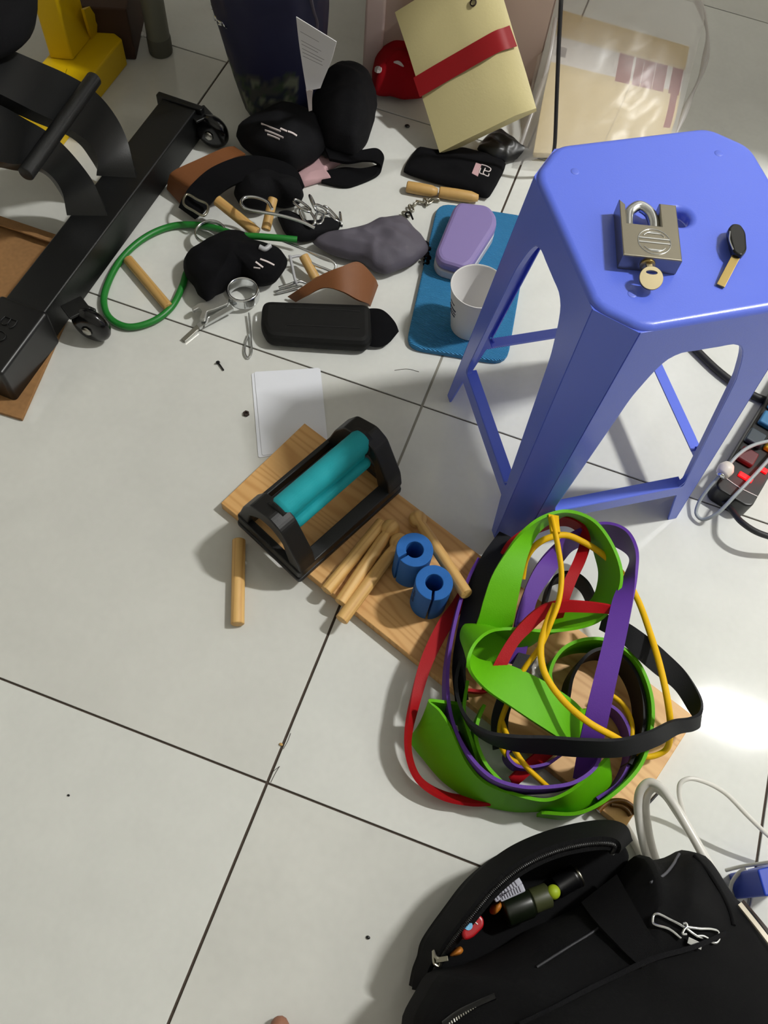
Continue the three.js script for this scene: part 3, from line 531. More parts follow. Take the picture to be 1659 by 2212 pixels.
  const B3 = [[1228, 1510, .06, .023], [1240, 1455, .066, .023], [1275, 1410, .07, .023], [1320, 1402, .07, .023], [1364, 1436, .068, .023], [1390, 1500, .066, .023], [1390, 1580, .064, .023], [1362, 1650, .058, .023]];
  const B4 = [[1180, 1300, .05, .024], [1198, 1248, .055, .02], [1235, 1236, .06, .024], [1268, 1256, .06, .028], [1290, 1300, .055, .024]];
  const B5 = [[990, 1580, .05, .012], [1030, 1655, .054, .012], [1080, 1702, .058, .012], [1140, 1722, .06, .014], [1210, 1722, .06, .018], [1270, 1700, .06, .02]];
  const B6 = [[1120, 1410, .06, 1160, 1420, .06], [1085, 1480, .055, 1120, 1492, .055], [1062, 1550, .05, 1098, 1552, .05], [1065, 1620, .04, 1100, 1612, .04]];
  single('resistance_band', merge([ribbon(B1, 0.0042, { seg: 200 }), ribbon(B2, 0.0042, { seg: 80 }), ribbon(B3, 0.0042, { seg: 90 }), ribbon(B4, 0.0042), ribbon(B5, 0.0042), ribbon(B6, 0.0042)]), black, 'black rubber band stretched across the front of the tangle', 'band', 'tangled resistance bands');
}
single('rubber_ring', merge([rod([[1292, 1752], [1306, 1738], [1328, 1730], [1352, 1733], [1368, 1746], [1374, 1758]], 0.0034, BT + 0.0036), rod([[1320, 1738], [1342, 1742], [1356, 1752], [1362, 1762]], 0.003, BT + 0.0034)]), mat(0x6a4317, 0.2), 'brown glossy rubber ring on the near end of the plank', 'ring');
single('clear_wrapper', pillow([[1128, 1476], [1140, 1440], [1152, 1412], [1172, 1420], [1178, 1450], [1172, 1486], [1150, 1496]], BT + 0.012, BT + 0.026, BT, { amp: 0.007, freq: 60, m: 48, n: 12 }), mat(0xe2dcd6, 0.2, { transmission: 0.35, thickness: 0 }), 'crumpled clear wrapper lying on the plank inside the bands', 'wrapper');
// ---------------------------------------------------------------- sheets and bits on the floor
{
  const g = thing('paper_sheets', 'small white paper sheets lying on the floor beside the plank', 'paper');
  part(g, 'sheet', slab([[543, 806], [690, 794], [706, 962], [558, 989]], 0.0012, 0.0002, 0.0002, 0.004), M.paper);
  part(g, 'sheet', slab([[549, 803], [692, 795], [709, 962], [566, 984]], 0.0022, 0.0013, 0.0002, 0.004), M.paper);
}
{
  const g = thing('screw', 'tiny dark screw lying on the floor above the paper sheets', 'screw');
  part(g, 'shank', beam(P(471, 783, 0.0015), P(483, 800, 0.0015), 0.0024, 0.0024), M.blackPlastic);
  part(g, 'screw_head', lathe(P(471, 784, 0.003), P(469, 780, 0.003).sub(P(471, 784, 0.003)), [[0, 0], [0.0035, 0], [0.003, 0.0022], [0, 0.003]]), M.blackPlastic);
}
single('hex_nut', (() => { const c = P(532, 895), s = new THREE.Shape(Array.from({ length: 6 }, (_, i) => new THREE.Vector2(0.0046 * Math.cos(i * Math.PI / 3), 0.0046 * Math.sin(i * Math.PI / 3)))), h = new THREE.Path(); h.absarc(0, 0, 0.0022, 0, 6.2832, true); s.holes.push(h); return new THREE.ExtrudeGeometry(s, { depth: 0.003, bevelEnabled: true, bevelThickness: 0.0004, bevelSize: 0.0004, bevelSegments: 1 }).rotateX(-Math.PI / 2).translate(c.x, 0.0004, c.z); })(), M.darkLeather, 'tiny dark nut on the floor left of the white paper', 'nut');
for (const [x, y, r, l] of [[795, 2025, 0.0022, 'tiny black speck on the bare floor left of the black bag'], [148, 1718, 0.0015, 'tiny dark crumb on the tile at the lower left'], [880, 272, 0.0042, 'dark crumb on the floor left of the gift bag'], [607, 1608, 0.0022, 'tan crumb on the tile joint near the tile corner']])
  single('crumb', new THREE.IcosahedronGeometry(r, 1).scale(1.2, 0.6, 0.9).translate(...P(x, y, r * 0.6).toArray()), y === 1608 ? M.dowelDark : M.blackPlastic, l, 'crumb');
{ // hair strands on the floor
  const hair = [[[585, 1690], [594, 1672], [604, 1655]], [[612, 1618], [622, 1600], [628, 1584]], [[852, 800], [880, 797], [905, 803]], [[588, 1668], [598, 1660], [603, 1656]]];
  hair.forEach((c, i) => single('hair', rod(c, 0.00035, 0.0006, { rad: 5 }), M.darkLeather, ['thin hair curling away from the tile corner', 'thin hair lying along the tile joint near the crumb', 'thin hair on the floor below the blue mat', 'short hair branching off by the tile corner'][i], 'hair'));
}
// ---------------------------------------------------------------- mat, case and cup
const MT = 0.011;
{
  const A = P(948, 437, MT), C = P(878, 745, MT), u = C.clone().sub(A).normalize();
  const m = mat(0x3791cb, 0.7, { bumpMap: (() => { const t = ribTex.clone(); t.repeat.set(100, 100); t.rotation = Math.atan2(u.x, u.z); t.needsUpdate = true; return t; })(), bumpScale: 0.002 });
  single('kneeling_mat', slab([[946, 436], [1150, 468], [1096, 783], [876, 747]], MT, 0, 0.003, 0.028), m, 'blue ribbed foam kneeling mat under the purple case and cup', 'mat');
}
{
  const g = thing('eyewear_case', 'rounded purple and white hard case lying on the blue mat', 'case');
  const lid = [[992, 437], [1056, 444], [1074, 470], [1072, 492], [1022, 570], [1004, 582], [950, 566], [940, 545], [980, 448]];
  const low = lid.map(([x, y]) => { const q = P(x, y, 0.045); return q; });
  part(g, 'lid', slabV(low, 0.049, 0.027, 0.0085, 0.014), mat(0x8778ae, 0.5));
  part(g, 'base', slabV(low, 0.028, MT, 0.003, 0.014), mat(0xb9b9c2, 0.5));
}
{
  const g = thing('paper_cup', 'white paper cup with dark lettering standing on the blue mat', 'cup');
  const c = P(1013, 704, MT), H = 0.095, rt = 0.0425, rb = 0.0295;
  part(g, 'cup_wall', lathe(V(c.x, MT, c.z), V(0, 1, 0), [[0, 0.003], [rb - 0.002, 0.003], [rb, 0], [rb + 0.0006, 0.001], [rt, H - 0.002], [rt + 0.0012, H], [rt - 0.0004, H + 0.0006], [rt - 0.001, H - 0.002], [rb - 0.0006, 0.005], [0, 0.005]], 48), M.cupWhite);
  // lettering printed on the wall
  const navy = mat(0x23254a, 0.6), dir = (a, y, e) => { const r = rb + (rt - rb) * y / H + e; return V(c.x + r * Math.cos(a), MT + y, c.z + r * Math.sin(a)); };
  const a0 = Math.PI - 0.35;
  for (const [y0, b, l, t] of [[0.070, 0.15, 0.35, 0.0006], [0.058, 0.05, 0.55, 0.0010], [0.050, 0.0, 0.6, 0.0007], [0.043, 0.05, 0.5, 0.0009]])
    part(g, 'lettering', sweep(Array.from({ length: 14 }, (_, i) => dir(a0 - b - l * i / 13, y0 + 0.0018 * ((i % 2) * 2 - 1), 0.0002)), t, { rad: 5, seg: 40 }), navy);
}
// ---------------------------------------------------------------- gift bag, red cloth, bin, plastic bag
{
  const BL = P(950, 330, 0.022), BR0 = P(1153, 231, 0.13), TL = P(857, 28, 0.15);
  const u = BR0.clone().sub(BL), w = u.length(); u.normalize();
  let v = TL.clone().sub(BL); v.addScaledVector(u, -v.dot(u)).normalize(); const n = new THREE.Vector3().crossVectors(u, v).normalize(); if (n.dot(EYE.clone().sub(BL)) < 0) n.negate();
  const Lh = 0.249, at = (a, b, c) => BL.clone().addScaledVector(u, a).addScaledVector(v, b).addScaledVector(n, c);
  const g = thing('gift_bag', 'cream gift bag with a wide red band leaning on the pink bin', 'gift bag');
  const cream = mat(0xd9cc96, 0.42, { bumpMap: rep(grainTex, 0.12), bumpScale: 0.0002 });
  const sec = [[0, 0], [w * 0.28, 0.004], [w * 0.55, 0.003], [w * 0.82, 0.004], [w, -0.016], [w * 0.97, -0.036], [0.01, -0.03]];
  const A = [], pos = [], idx = [], ns = sec.length;
  for (const b of [0, 0.06, 0.12, 0.18, Lh]) for (const s of sec) { const p = at(s[0], b, s[1] + 0.004 * nz(s[0] * 20, b * 20, 2)); pos.push(p.x, p.y, p.z); }
  for (let r = 0; r < 4; r++) for (let i = 0; i < ns; i++) { const a = r * ns + i, b = r * ns + (i + 1) % ns; idx.push(a, b, a + ns, b, b + ns, a + ns); }
  for (let i = 1; i < ns - 1; i++) { idx.push(0, i + 1, i); idx.push(4 * ns, 4 * ns + i, 4 * ns + i + 1); }
  const q = new THREE.BufferGeometry(); q.setAttribute('position', new THREE.Float32BufferAttribute(pos, 3)); q.setIndex(idx);
  const fl = q.toNonIndexed(); fl.computeVertexNormals();
  const bag = part(g, 'bag_body', boxUV(mergeSmoothAll(fl)), cream);
  const LA = [[893, 168], [940, 140], [985, 114], [1030, 88], [1066, 66], [1084, 56], [1094, 50]], LB = [[907, 210], [955, 182], [1000, 156], [1045, 130], [1080, 110], [1098, 101], [1110, 95]];
  const onFace = (x, y) => { const d = P(x, y).sub(EYE), o = at(0, 0, 0.0085), t = o.sub(EYE).dot(n) / d.dot(n); return EYE.clone().addScaledVector(d, t); };
  const hp = L => L.map(([x, y], i) => { const q = onFace(x, y), a = q.clone().sub(BL).dot(u); if (a > w * 0.82) q.addScaledVector(n, -(a - w * 0.82) / (w * 0.18) * 0.018); return q; });
  part(g, 'red_band', ribbonV(hp(LA), hp(LB), 0.0012, { seg: 40 }), mat(0x97030f, 0.5), 'red band around the bag');
  const gh = hit(bag, 1023, 6, 0.001); if (gh) part(g, 'eyelet', lathe(gh, n, [[0.0045, -0.001], [0.006, 0], [0.006, 0.0015], [0.004, 0.0015]]), M.darkLeather);
}
function mergeSmoothAll(g) { return mergeSmooth(g); }
{
  const g = thing('knit_cap', 'red cloth with white patches behind the gift bag', 'cloth');
  const b = part(g, 'cloth_body', pillow([[806, 192], [806, 150], [826, 122], [862, 102], [895, 112], [930, 150], [935, 195], [880, 205], [840, 196]], 0.03, 0.085, 0, { amp: 0.006, freq: 18 }), M.redCloth);
  for (const [x, y, r] of [[818, 151, 7]]) { const c = Array.from({ length: 10 }, (_, i) => hit(b, x + r * Math.cos(i * 0.628) * (1 + 0.3 * rnd()), y + r * 1.1 * Math.sin(i * 0.628), 0.0008)).filter(Boolean); if (c.length > 6) part(g, 'white_patch', fan(c, 0.0012), M.whiteCloth, 'white patch'); }
  const sl = [[850, 134], [860, 136], [872, 144]].map(p => hit(b, p[0], p[1], 0.0008)).filter(Boolean); if (sl.length > 2) part(g, 'white_patch', sweep(sl, t => 0.0045 * Math.sin(0.3 + t * 2.6), { rad: 6, flat: 0.3 }), M.whiteCloth, 'white sliver');
}
function fan(c, th) {                                         // thin patch that follows the ring of points c
  const mid = V(); c.forEach(p => mid.add(p)); mid.divideScalar(c.length);
  const nrm = new THREE.Vector3().crossVectors(c[0].clone().sub(mid), c[Math.floor(c.length / 4)].clone().sub(mid)).normalize(); if (nrm.dot(EYE.clone().sub(mid)) < 0) nrm.negate();
  const pos = [], idx = [], n = c.length;
  mid.addScaledVector(nrm, 0.0013);
  for (const s of [th, 0]) { for (const p of [...c, mid]) { const q = p.clone().addScaledVector(nrm, s); pos.push(q.x, q.y, q.z); } }
  for (let i = 0; i < n; i++) { const j = (i + 1) % n; idx.push(n, i, j, 2 * n + 1, n + 1 + j, n + 1 + i, i, n + 1 + i, j, j, n + 1 + i, n + 1 + j); }
  const g = new THREE.BufferGeometry(); g.setAttribute('position', new THREE.Float32BufferAttribute(pos, 3)); g.setIndex(idx); const f = g.toNonIndexed(); f.computeVertexNormals(); return boxUV(f);
}
{
  const g = thing('storage_bin', 'pinkish plastic storage bin standing behind the gift bag', 'bin');
  const a = P(783, 170), H = 0.55, x0 = a.x, x1 = -0.02, z0 = a.z - 0.004, z1 = -1.58, turn = q => q.translate(-x0, 0, -z0).rotateY(0.25).translate(x0, 0, z0);
  const pk = mat(0xbfa79b, 0.45), edge = mat(0xdcc4bd, 0.4);
  part(g, 'front_panel', turn(new RoundedBoxGeometry(x1 - x0, H, 0.004, 2, 0.001).translate((x0 + x1) / 2, H / 2, z0 - 0.002)), pk);
  part(g, 'back_panel', turn(new RoundedBoxGeometry(x1 - x0, H, 0.004, 2, 0.001).translate((x0 + x1) / 2, H / 2, z1)), pk);
  for (const x of [x0 + 0.002, x1 - 0.002]) part(g, 'side_panel', turn(new RoundedBoxGeometry(0.004, H, z0 - z1, 2, 0.001).translate(x, H / 2, (z0 + z1) / 2)), pk);
  part(g, 'bottom_panel', turn(new RoundedBoxGeometry(x1 - x0, 0.004, z0 - z1, 2, 0.001).translate((x0 + x1) / 2, 0.002, (z0 + z1) / 2)), pk);
  part(g, 'corner_post', turn(new RoundedBoxGeometry(0.036, H + 0.004, 0.012, 3, 0.005).translate(x0 + 0.016, H / 2 + 0.002, z0 + 0.003)), edge, 'pale pink corner post');
}
{ // wrapped pack inside a clear bag
  const g = thing('wrapped_pack', 'beige paper pack with yellow and red print inside the clear plastic bag', 'pack');
  const t = canvasTexture(512, 512, (c, w, h) => {
    c.fillStyle = '#d6c28f'; c.fillRect(0, 0, w, h);
    c.fillStyle = '#d2b772'; c.fillRect(0, 0, w, h * 0.18); c.fillStyle = '#d8d5d2'; c.fillRect(0, h * 0.20, w, h * 0.19);
    c.fillStyle = '#8a8588'; c.fillRect(w * 0.02, h * 0.27, w * 0.08, h * 0.07);
    c.fillStyle = '#86121c'; for (const [x, q] of [[0.50, 0.11], [0.63, 0.06], [0.695, 0.085], [0.785, 0.085], [0.91, 0.08]]) c.fillRect(w * x, h * 0.2, w * q, h * 0.22);
    c.fillRect(w * 0.93, h * 0.42, w * 0.05, h * 0.3);
    c.strokeStyle = '#b9a67a'; c.lineWidth = 4; c.beginPath(); c.moveTo(w * 0.62, h * 0.42); c.lineTo(w * 0.5, h); c.stroke();
  });
  const A = [P(1207, 28, 0.115), P(1193, 118, 0.085), P(1172, 215, 0.05), P(1150, 335, 0.011)], B = [P(1486, 108, 0.115), P(1470, 188, 0.085), P(1455, 262, 0.055), P(1428, 345, 0.018)];
  const m = mat(0xffffff, 0.6, { map: t }); t.flipY = true;
  const geo = ribbonV(A, B, 0.02, { seg: 20, unit: true }); const uv = geo.attributes.uv; for (let i = 0; i < uv.count; i++) uv.setY(i, 1 - uv.getY(i));
  part(g, 'printed_wrap', geo, m);
  const film = mat(0xfbfafa, 0.36, { transmission: 0.82, thickness: 0, ior: 1.35, side: THREE.DoubleSide });
  const s = thing('plastic_bag', 'crumpled clear plastic bag behind the stool with a beige pack in it', 'plastic bag');
  const fa = [], fb = [];
  const N = 22, K = 20, pos = [], idx = [];
  const TLc = P(1200, -40, 0.175), TRc = P(1545, -10, 0.185), BLc = P(1112, 345, 0.02), BRc = P(1440, 380, 0.032);
  for (let i = 0; i <= N; i++) for (let j = 0; j <= K; j++) {
    const a = i / N, b = j / K, p = TLc.clone().lerp(TRc, b).lerp(BLc.clone().lerp(BRc, b), a);
    const bow = Math.sin(Math.PI * b) * 0.02, wr = 0.006 * nz(a * 7, b * 9, 3) + 0.004 * (1 - 2 * Math.abs(nz(a * 11 + b * 4, b * 5, 8))), e = Math.pow(Math.abs(2 * b - 1), 6);
    pos.push(p.x, Math.max(0.004, p.y + bow + wr - e * 0.05 * (1 - a * 0.5)), p.z + 0.5 * wr);
  }
  for (let i = 0; i < N; i++) for (let j = 0; j < K; j++) { const a = i * (K + 1) + j, b = a + K + 1; idx.push(a, b, a + 1, b, b + 1, a + 1); }
  const f = new THREE.BufferGeometry(); f.setAttribute('position', new THREE.Float32BufferAttribute(pos, 3)); f.setIndex(idx); f.computeVertexNormals();
  part(s, 'film', f, film);
  part(s, 'gathered_edge', sweep([P(1500, -20, 0.16), P(1528, 70, 0.13), P(1518, 150, 0.10), P(1490, 215, 0.07), P(1462, 285, 0.05), P(1440, 340, 0.03)], t2 => 0.005 + 0.002 * Math.sin(t2 * 20), { rad: 8 }), mat(0xe6e3e1, 0.3, { transmission: 0.7, thickness: 0 }));
  part(s, 'gathered_edge', sweep([P(1200, 40, 0.14), P(1188, 120, 0.11), P(1165, 200, 0.07), P(1135, 285, 0.035), P(1118, 335, 0.012)], 0.004, { rad: 8 }), mat(0xe6e3e1, 0.3, { transmission: 0.7, thickness: 0 }));
}
single('power_lead', sweep([V(-0.06, 0.7585, -1.42), V(-0.03, 0.7585, -1.22), V(-0.022, 0.7585, -1.125), V(-0.018, 0.735, -1.108), V(-0.015, 0.60, -1.112), P(1214, -60, 0.40), P(1212, 0, 0.34), P(1207, 100, 0.26), P(1203, 200, 0.18), P(1199, 305, 0.09), P(1194, 380, 0.01), P(1230, 420, 0.005), P(1290, 430, 0.005)], 0.0034, { seg: 140 }), mat(0x161113, 0.6), 'straight thin black lead hanging down behind the stool', 'lead');
single('folded_pouch', pillow([[1030, 322], [1052, 296], [1080, 282], [1106, 300], [1130, 322], [1152, 336], [1120, 342], [1095, 350], [1062, 345]], 0.01, 0.026, 0, { amp: 0.006, freq: 30, tension: 0.2 }), mat(0x0b0c0c, 0.4), 'shiny black folded pouch below the gift bag corner', 'pouch');
{
  const g = thing('sock', 'black ankle sock with a small pink and white logo near the gift bag', 'sock');
  const b = part(g, 'sock_body', pillow([[902, 320], [940, 326], [1000, 322], [1060, 336], [1093, 352], [1085, 375], [1070, 405], [1055, 428], [1035, 424], [985, 406], [930, 392], [872, 372], [880, 348]], 0.008, 0.018, 0, { amp: 0.002, tension: 0.2, e: 6 }), M.blackSock);
  const L = (x, y) => hit(b, x, y, 0.0006);
  const pk = [[1028, 352], [1040, 356], [1032, 382], [1019, 375]].map(q => L(...q)); if (pk.every(Boolean)) part(g, 'logo_block', ribbonV([pk[0], pk[3]], [pk[1], pk[2]], 0.0006, { seg: 2 }), M.pinkCloth, 'pink logo block');
  for (const c of [[[1040, 356], [1052, 360], [1060, 366], [1056, 371], [1045, 368]], [[1038, 364], [1036, 374], [1046, 378]], [[1048, 364], [1044, 376], [1054, 381], [1056, 376]]]) { const q = c.map(p => L(...p)).filter(Boolean); if (q.length > 1) part(g, 'logo_letter', sweep(q, 0.0011, { rad: 6 }), M.whiteCloth, 'white logo stroke'); }
}
for (const [a, b, l] of [[[878, 403], [946, 415], 'left one of two turned wooden grips by the black sock'], [[948, 415], [1034, 428], 'right one of two turned wooden grips touching the blue mat']]) {
  const A = P(a[0], a[1], 0.0105), B = P(b[0], b[1], 0.0105), d = B.clone().sub(A), Lq = d.length();
  const g = lathe(A, d, [[0, 0], [0.008, 0], [0.0098, 0.002], [0.0104, Lq * 0.4], [0.0098, Lq * 0.8], [0.006, Lq - 0.001], [0, Lq]], 20);
  single('turned_grip', g, M.dowelDark, l, 'wooden grip', 'turned wooden grips');
}
{ // short chain between the mat and the grey pouch
  const g = thing('small_chain', 'short dull chain lying at the top corner of the blue mat', 'chain');
  const c = [[878, 462], [888, 450], [897, 441], [908, 436], [919, 437], [929, 434], [940, 432]];
  c.forEach(([x, y], i) => { const a = P(x, y, 0.006), t = (i % 2) * 1.2 + 0.3; part(g, 'link', sweep(Array.from({ length: 12 }, (_, k) => { const w = k / 12 * 6.2832; return a.clone().add(V(0.008 * Math.cos(w) * Math.cos(i) + 0.004 * Math.sin(w) * Math.sin(t), 0.004 * Math.sin(w) * Math.cos(t), 0.008 * Math.cos(w) * Math.sin(i))); }), 0.0018, { closed: true, rad: 6, seg: 24 }), M.nickel); });
}
// ---------------------------------------------------------------- navy bag with label, black pouches
{
  const g = thing('navy_bag', 'tall navy blue bag with a dark printed lower side at the back', 'bag');
  const key = [[0.0, 552, 212, 690, 236], [0.02, 536, 198, 700, 226], [0.08, 504, 135, 703, 150], [0.16, 474, 55, 706, 62], [0.26, 448, -50, 710, -40], [0.36, 426, -150, 714, -140]], st = [];
  for (let i = 0; i < 5; i++) for (let k = 0; k < 8; k++) st.push(key[i].map((q, j) => q + (key[i + 1][j] - q) * k / 8)); st.push(key[5]);
  const navy = [0.010, 0.011, 0.045], pos = [], col = [], idx = [], m = 96;
  for (const [h, xl, yl, xr, yr] of st) {
    const a = P(xl, yl, h), b = P(xr, yr, h), mid = a.clone().add(b).multiplyScalar(0.5), u = b.clone().sub(a).multiplyScalar(0.5), w = V(-u.z, 0, u.x).normalize(); if (w.z < 0) w.negate();
    for (let j = 0; j < m; j++) {
      const t = j / m * 6.2832, k = 1 + 0.05 * nz(Math.cos(t) * 3, h * 14, Math.sin(t) * 3), ct = Math.sign(Math.cos(t)) * Math.pow(Math.abs(Math.cos(t)), 0.75), s2 = Math.sign(Math.sin(t)) * Math.pow(Math.abs(Math.sin(t)), 0.75);
      const p = mid.clone().addScaledVector(u, ct * k).addScaledVector(w, s2 * 0.075 * k); pos.push(p.x, h, p.z);
      // printed picture low on the left face: patches of grey green with outlines of their own
      const q = nz(p.x * 60, h * 50, p.z * 60) + 0.5 * nz(p.x * 130, h * 110, p.z * 130), pr = h < 0.115 + 0.02 * nz(p.x * 30, p.z * 30, 3) && t > 1.2 && t < 4.2;
      const c = pr ? (q > 0.25 ? [0.14, 0.15, 0.11] : q > 0.02 ? [0.035, 0.055, 0.03] : q > -0.2 ? [0.012, 0.016, 0.03] : [0.05, 0.05, 0.045]) : navy; col.push(...c);
    }
  }
  for (let r = 0; r < st.length - 1; r++) for (let j = 0; j < m; j++) { const a = r * m + j, b = r * m + (j + 1) % m; idx.push(a, a + m, b, b, a + m, b + m); }
  for (const r of [0, st.length - 1]) { const k = pos.length / 3; let c = [0, 0, 0]; for (let j = 0; j < m; j++) for (let q = 0; q < 3; q++) c[q] += pos[(r * m + j) * 3 + q] / m; pos.push(...c); col.push(...navy); for (let j = 0; j < m; j++) r ? idx.push(k, r * m + (j + 1) % m, r * m + j) : idx.push(k, j, (j + 1) % m); }
  const q = new THREE.BufferGeometry(); q.setAttribute('position', new THREE.Float32BufferAttribute(pos, 3)); q.setAttribute('color', new THREE.Float32BufferAttribute(col, 3)); q.setIndex(idx); q.computeVertexNormals();
  const b = part(g, 'bag_body', q, mat(0xffffff, 0.55, { vertexColors: true }));
  const sl = [[668, -20], [676, 20], [684, 50], [682, 70]].map(p => hit(b, p[0], p[1], 0.001)).filter(Boolean); if (sl.length > 2) part(g, 'pale_stripe', sweep(sl, 0.003, { rad: 6, flat: 0.4 }), mat(0x5b5560, 0.6), 'pale grey stripe');
}
{
  const g = thing('foil_wrapper', 'crumpled silver foil wrapper at the top left of the navy bag', 'wrapper');
  for (const [x, y, a, l] of [[466, 14, 0.5, 26], [482, 22, 1.0, 30], [470, 38, 0.3, 22], [478, 48, 0.6, 20]]) part(g, 'fold', ribbon([[x - l / 2, y - 6, .20 + a * 0.01, x - l / 2 + 4, y + 6, .21], [x, y - 2, .215, x + 4, y + 9, .205], [x + l / 2, y + 4, .20, x + l / 2 + 2, y + 14, .21]], 0.001), M.chrome);
}
{
  const t = canvasTexture(256, 512, (c, w, h) => {
    c.fillStyle = '#e6e4e6'; c.fillRect(0, 0, w, h); c.strokeStyle = '#8d868c'; c.lineWidth = 4;
    for (const [y, l] of [[250, 0.85], [275, 0.8], [300, 0.85], [330, 0.6], [355, 0.7], [420, 0.6]]) { c.beginPath(); c.moveTo(20, y); c.lineTo(20 + (w - 40) * l, y + 6); c.stroke(); }
  });
  const g = thing('care_label', 'white printed fabric label standing up between the navy bag and black pouch', 'label');
  part(g, 'label_sheet', ribbonV([P(640, 36, .27), P(646, 90, .23), P(654, 145, .19), P(662, 196, .15)], [P(727, 90, .26), P(716, 130, .22), P(702, 165, .185), P(692, 190, .15)], 0.0012, { seg: 16, unit: true }), mat(0xffffff, 0.7, { map: t }));
  part(g, 'label_tail', ribbon([[661, 192, .152, 676, 196, .152], [664, 215, .12, 674, 215, .12], [667, 240, .09, 674, 238, .09]], 0.0012), M.whiteCloth);
}
single('drawstring_pouch', pillow([[668, 238], [672, 208], [700, 186], [738, 160], [775, 160], [800, 180], [812, 220], [808, 265], [796, 302], [772, 330], [735, 325], [700, 312], [680, 280]], 0.04, 0.10, 0, { amp: 0.012, freq: 13 }), M.charcoal, 'round black cloth pouch beside the white label', 'pouch');
{
  const g = thing('printed_pouch', 'black soft pouch with blurred white lettering near the bench wheel', 'pouch');
  const b = part(g, 'pouch_body', pillow([[512, 295], [530, 276], [570, 258], [620, 240], [662, 250], [700, 285], [704, 318], [672, 345], [632, 362], [590, 352], [548, 330]], 0.035, 0.08, 0, { amp: 0.006, freq: 20, z: 3 }), M.charcoal);
  for (const c of [[[565, 268], [585, 276], [606, 284]], [[573, 282], [590, 288], [612, 298]], [[578, 291], [592, 296], [604, 301]], [[622, 284], [632, 288], [641, 294]], [[606, 278], [620, 284]]]) { const q = c.map(p => hit(b, p[0], p[1], 0.0008)).filter(Boolean); if (q.length > 1) part(g, 'lettering', sweep(q, 0.0022, { rad: 6, flat: 0.5 }), M.whiteCloth, 'white lettering'); }
}
single('pink_cloth', pillow([[632, 388], [655, 365], [690, 336], [708, 346], [742, 346], [716, 362], [706, 372], [716, 388], [690, 392], [652, 402]], 0.008, 0.016, 0, { amp: 0.003, tension: 0.2, e: 6 }), M.pinkCloth, 'folded pink cloth between the black straps', 'cloth');
single('black_strap', ribbon([[700, 318, .034, 712, 345, .030], [742, 330, .032, 750, 352, .028], [780, 326, .032, 785, 348, .026], [812, 322, .03, 808, 350, .022], [826, 336, .022, 820, 360, .014], [818, 356, .010, 812, 380, .006], [782, 366, .008, 772, 398, .005], [742, 364, .010, 742, 404, .005], [700, 372, .012, 694, 394, .006]], 0.007), M.blackSock, 'folded black fabric strap right of the pink cloth', 'strap');
// ---------------------------------------------------------------- straps, hooks and tubes in the pile
{
  const g = thing('leather_cuff', 'brown leather cuff with a black belt and buckle beside the bench frame', 'cuff');
  part(g, 'leather_band', ribbon([[362, 408, .006, 398, 448, .006], [366, 385, .032, 408, 418, .030], [376, 370, .046, 418, 398, .044], [430, 345, .052, 458, 368, .052], [482, 322, .048, 506, 342, .046], [505, 318, .03, 530, 335, .03]], 0.004), M.leather);
  part(g, 'belt', ribbon([[388, 446, .012, 424, 472, .008], [396, 428, .034, 436, 462, .026], [416, 398, .046, 466, 428, .036], [460, 362, .062, 502, 402, .050], [530, 338, .068, 546, 388, .054], [598, 346, .066, 584, 388, .054], [638, 366, .058, 612, 398, .048], [656, 402, .03, 640, 428, .02]], 0.006), M.blackSock);
  part(g, 'buckle', sweep(pts([[404, 420], [428, 432], [447, 441], [449, 454], [440, 466], [418, 455], [398, 442], [397, 430]], 0.044), 0.0022, { closed: true, rad: 8, seg: 60 }), M.nickel, 'metal buckle');
}
single('ankle_pad', pillow([[505, 412], [528, 384], [566, 370], [612, 372], [644, 392], [656, 424], [630, 436], [600, 432], [560, 446], [520, 440]], 0.03, 0.062, 0.0, { amp: 0.004, freq: 18, z: 6 }), M.blackFabric, 'rounded black padded strap in the middle of the pile', 'pad');
stick(P(468, 432, 0.05), P(556, 503, 0.03), 0.0088, 0, 'tan wooden peg lying over the belt buckle', 'wooden pegs', M.dowelDark);
stick(P(590, 428, 0.06), P(574, 497, 0.035), 0.0078, 0, 'short tan wooden peg under the chrome hook', 'wooden pegs', M.dowelDark);
stick(P(655, 552, 0.03), P(682, 602, 0.012), 0.008, 0, 'short wooden peg among the metal clips', 'wooden pegs', M.dowelDark);
stick(P(276, 560, 0.0092), P(364, 664, 0.0092), 0.0082, 0, 'tan wooden peg inside the loop of the green tube', 'wooden pegs', M.dowelDark);
single('exercise_tube', sweep(pts([[642, 518, .040], [600, 514, .042], [560, 511, .040], [515, 508, .034], [470, 494, .022], [425, 486, .012], [375, 488, .0065], [322, 508, .0065], [270, 550, .0065], [236, 605, .0065], [224, 652, .0065], [238, 688, .0065], [276, 706, .0065], [326, 696, .0065], [368, 666, .0065], [394, 618, .0065], [406, 585, .0065], [430, 570, .0065]]), 0.0056, { seg: 150 }), mat(0x1d7a2b, 0.4), 'looped green rubber exercise tube on the floor by the bench', 'tube');
{
  const g = thing('spring_coil', 'bright wire coil ring sitting on the green tube', 'coil');
  for (let i = 0; i < 4; i++) { const c = P(454, 502, 0.016 + i * 0.0042); part(g, 'turn', sweep(Array.from({ length: 16 }, (_, k) => { const w = k / 16 * 6.2832; return c.clone().add(V(0.0245 * Math.cos(w), 0.002 * Math.sin(w + i), 0.0245 * Math.sin(w))); }), 0.0017, { closed: true, rad: 8, seg: 48 }), M.chrome); }
}
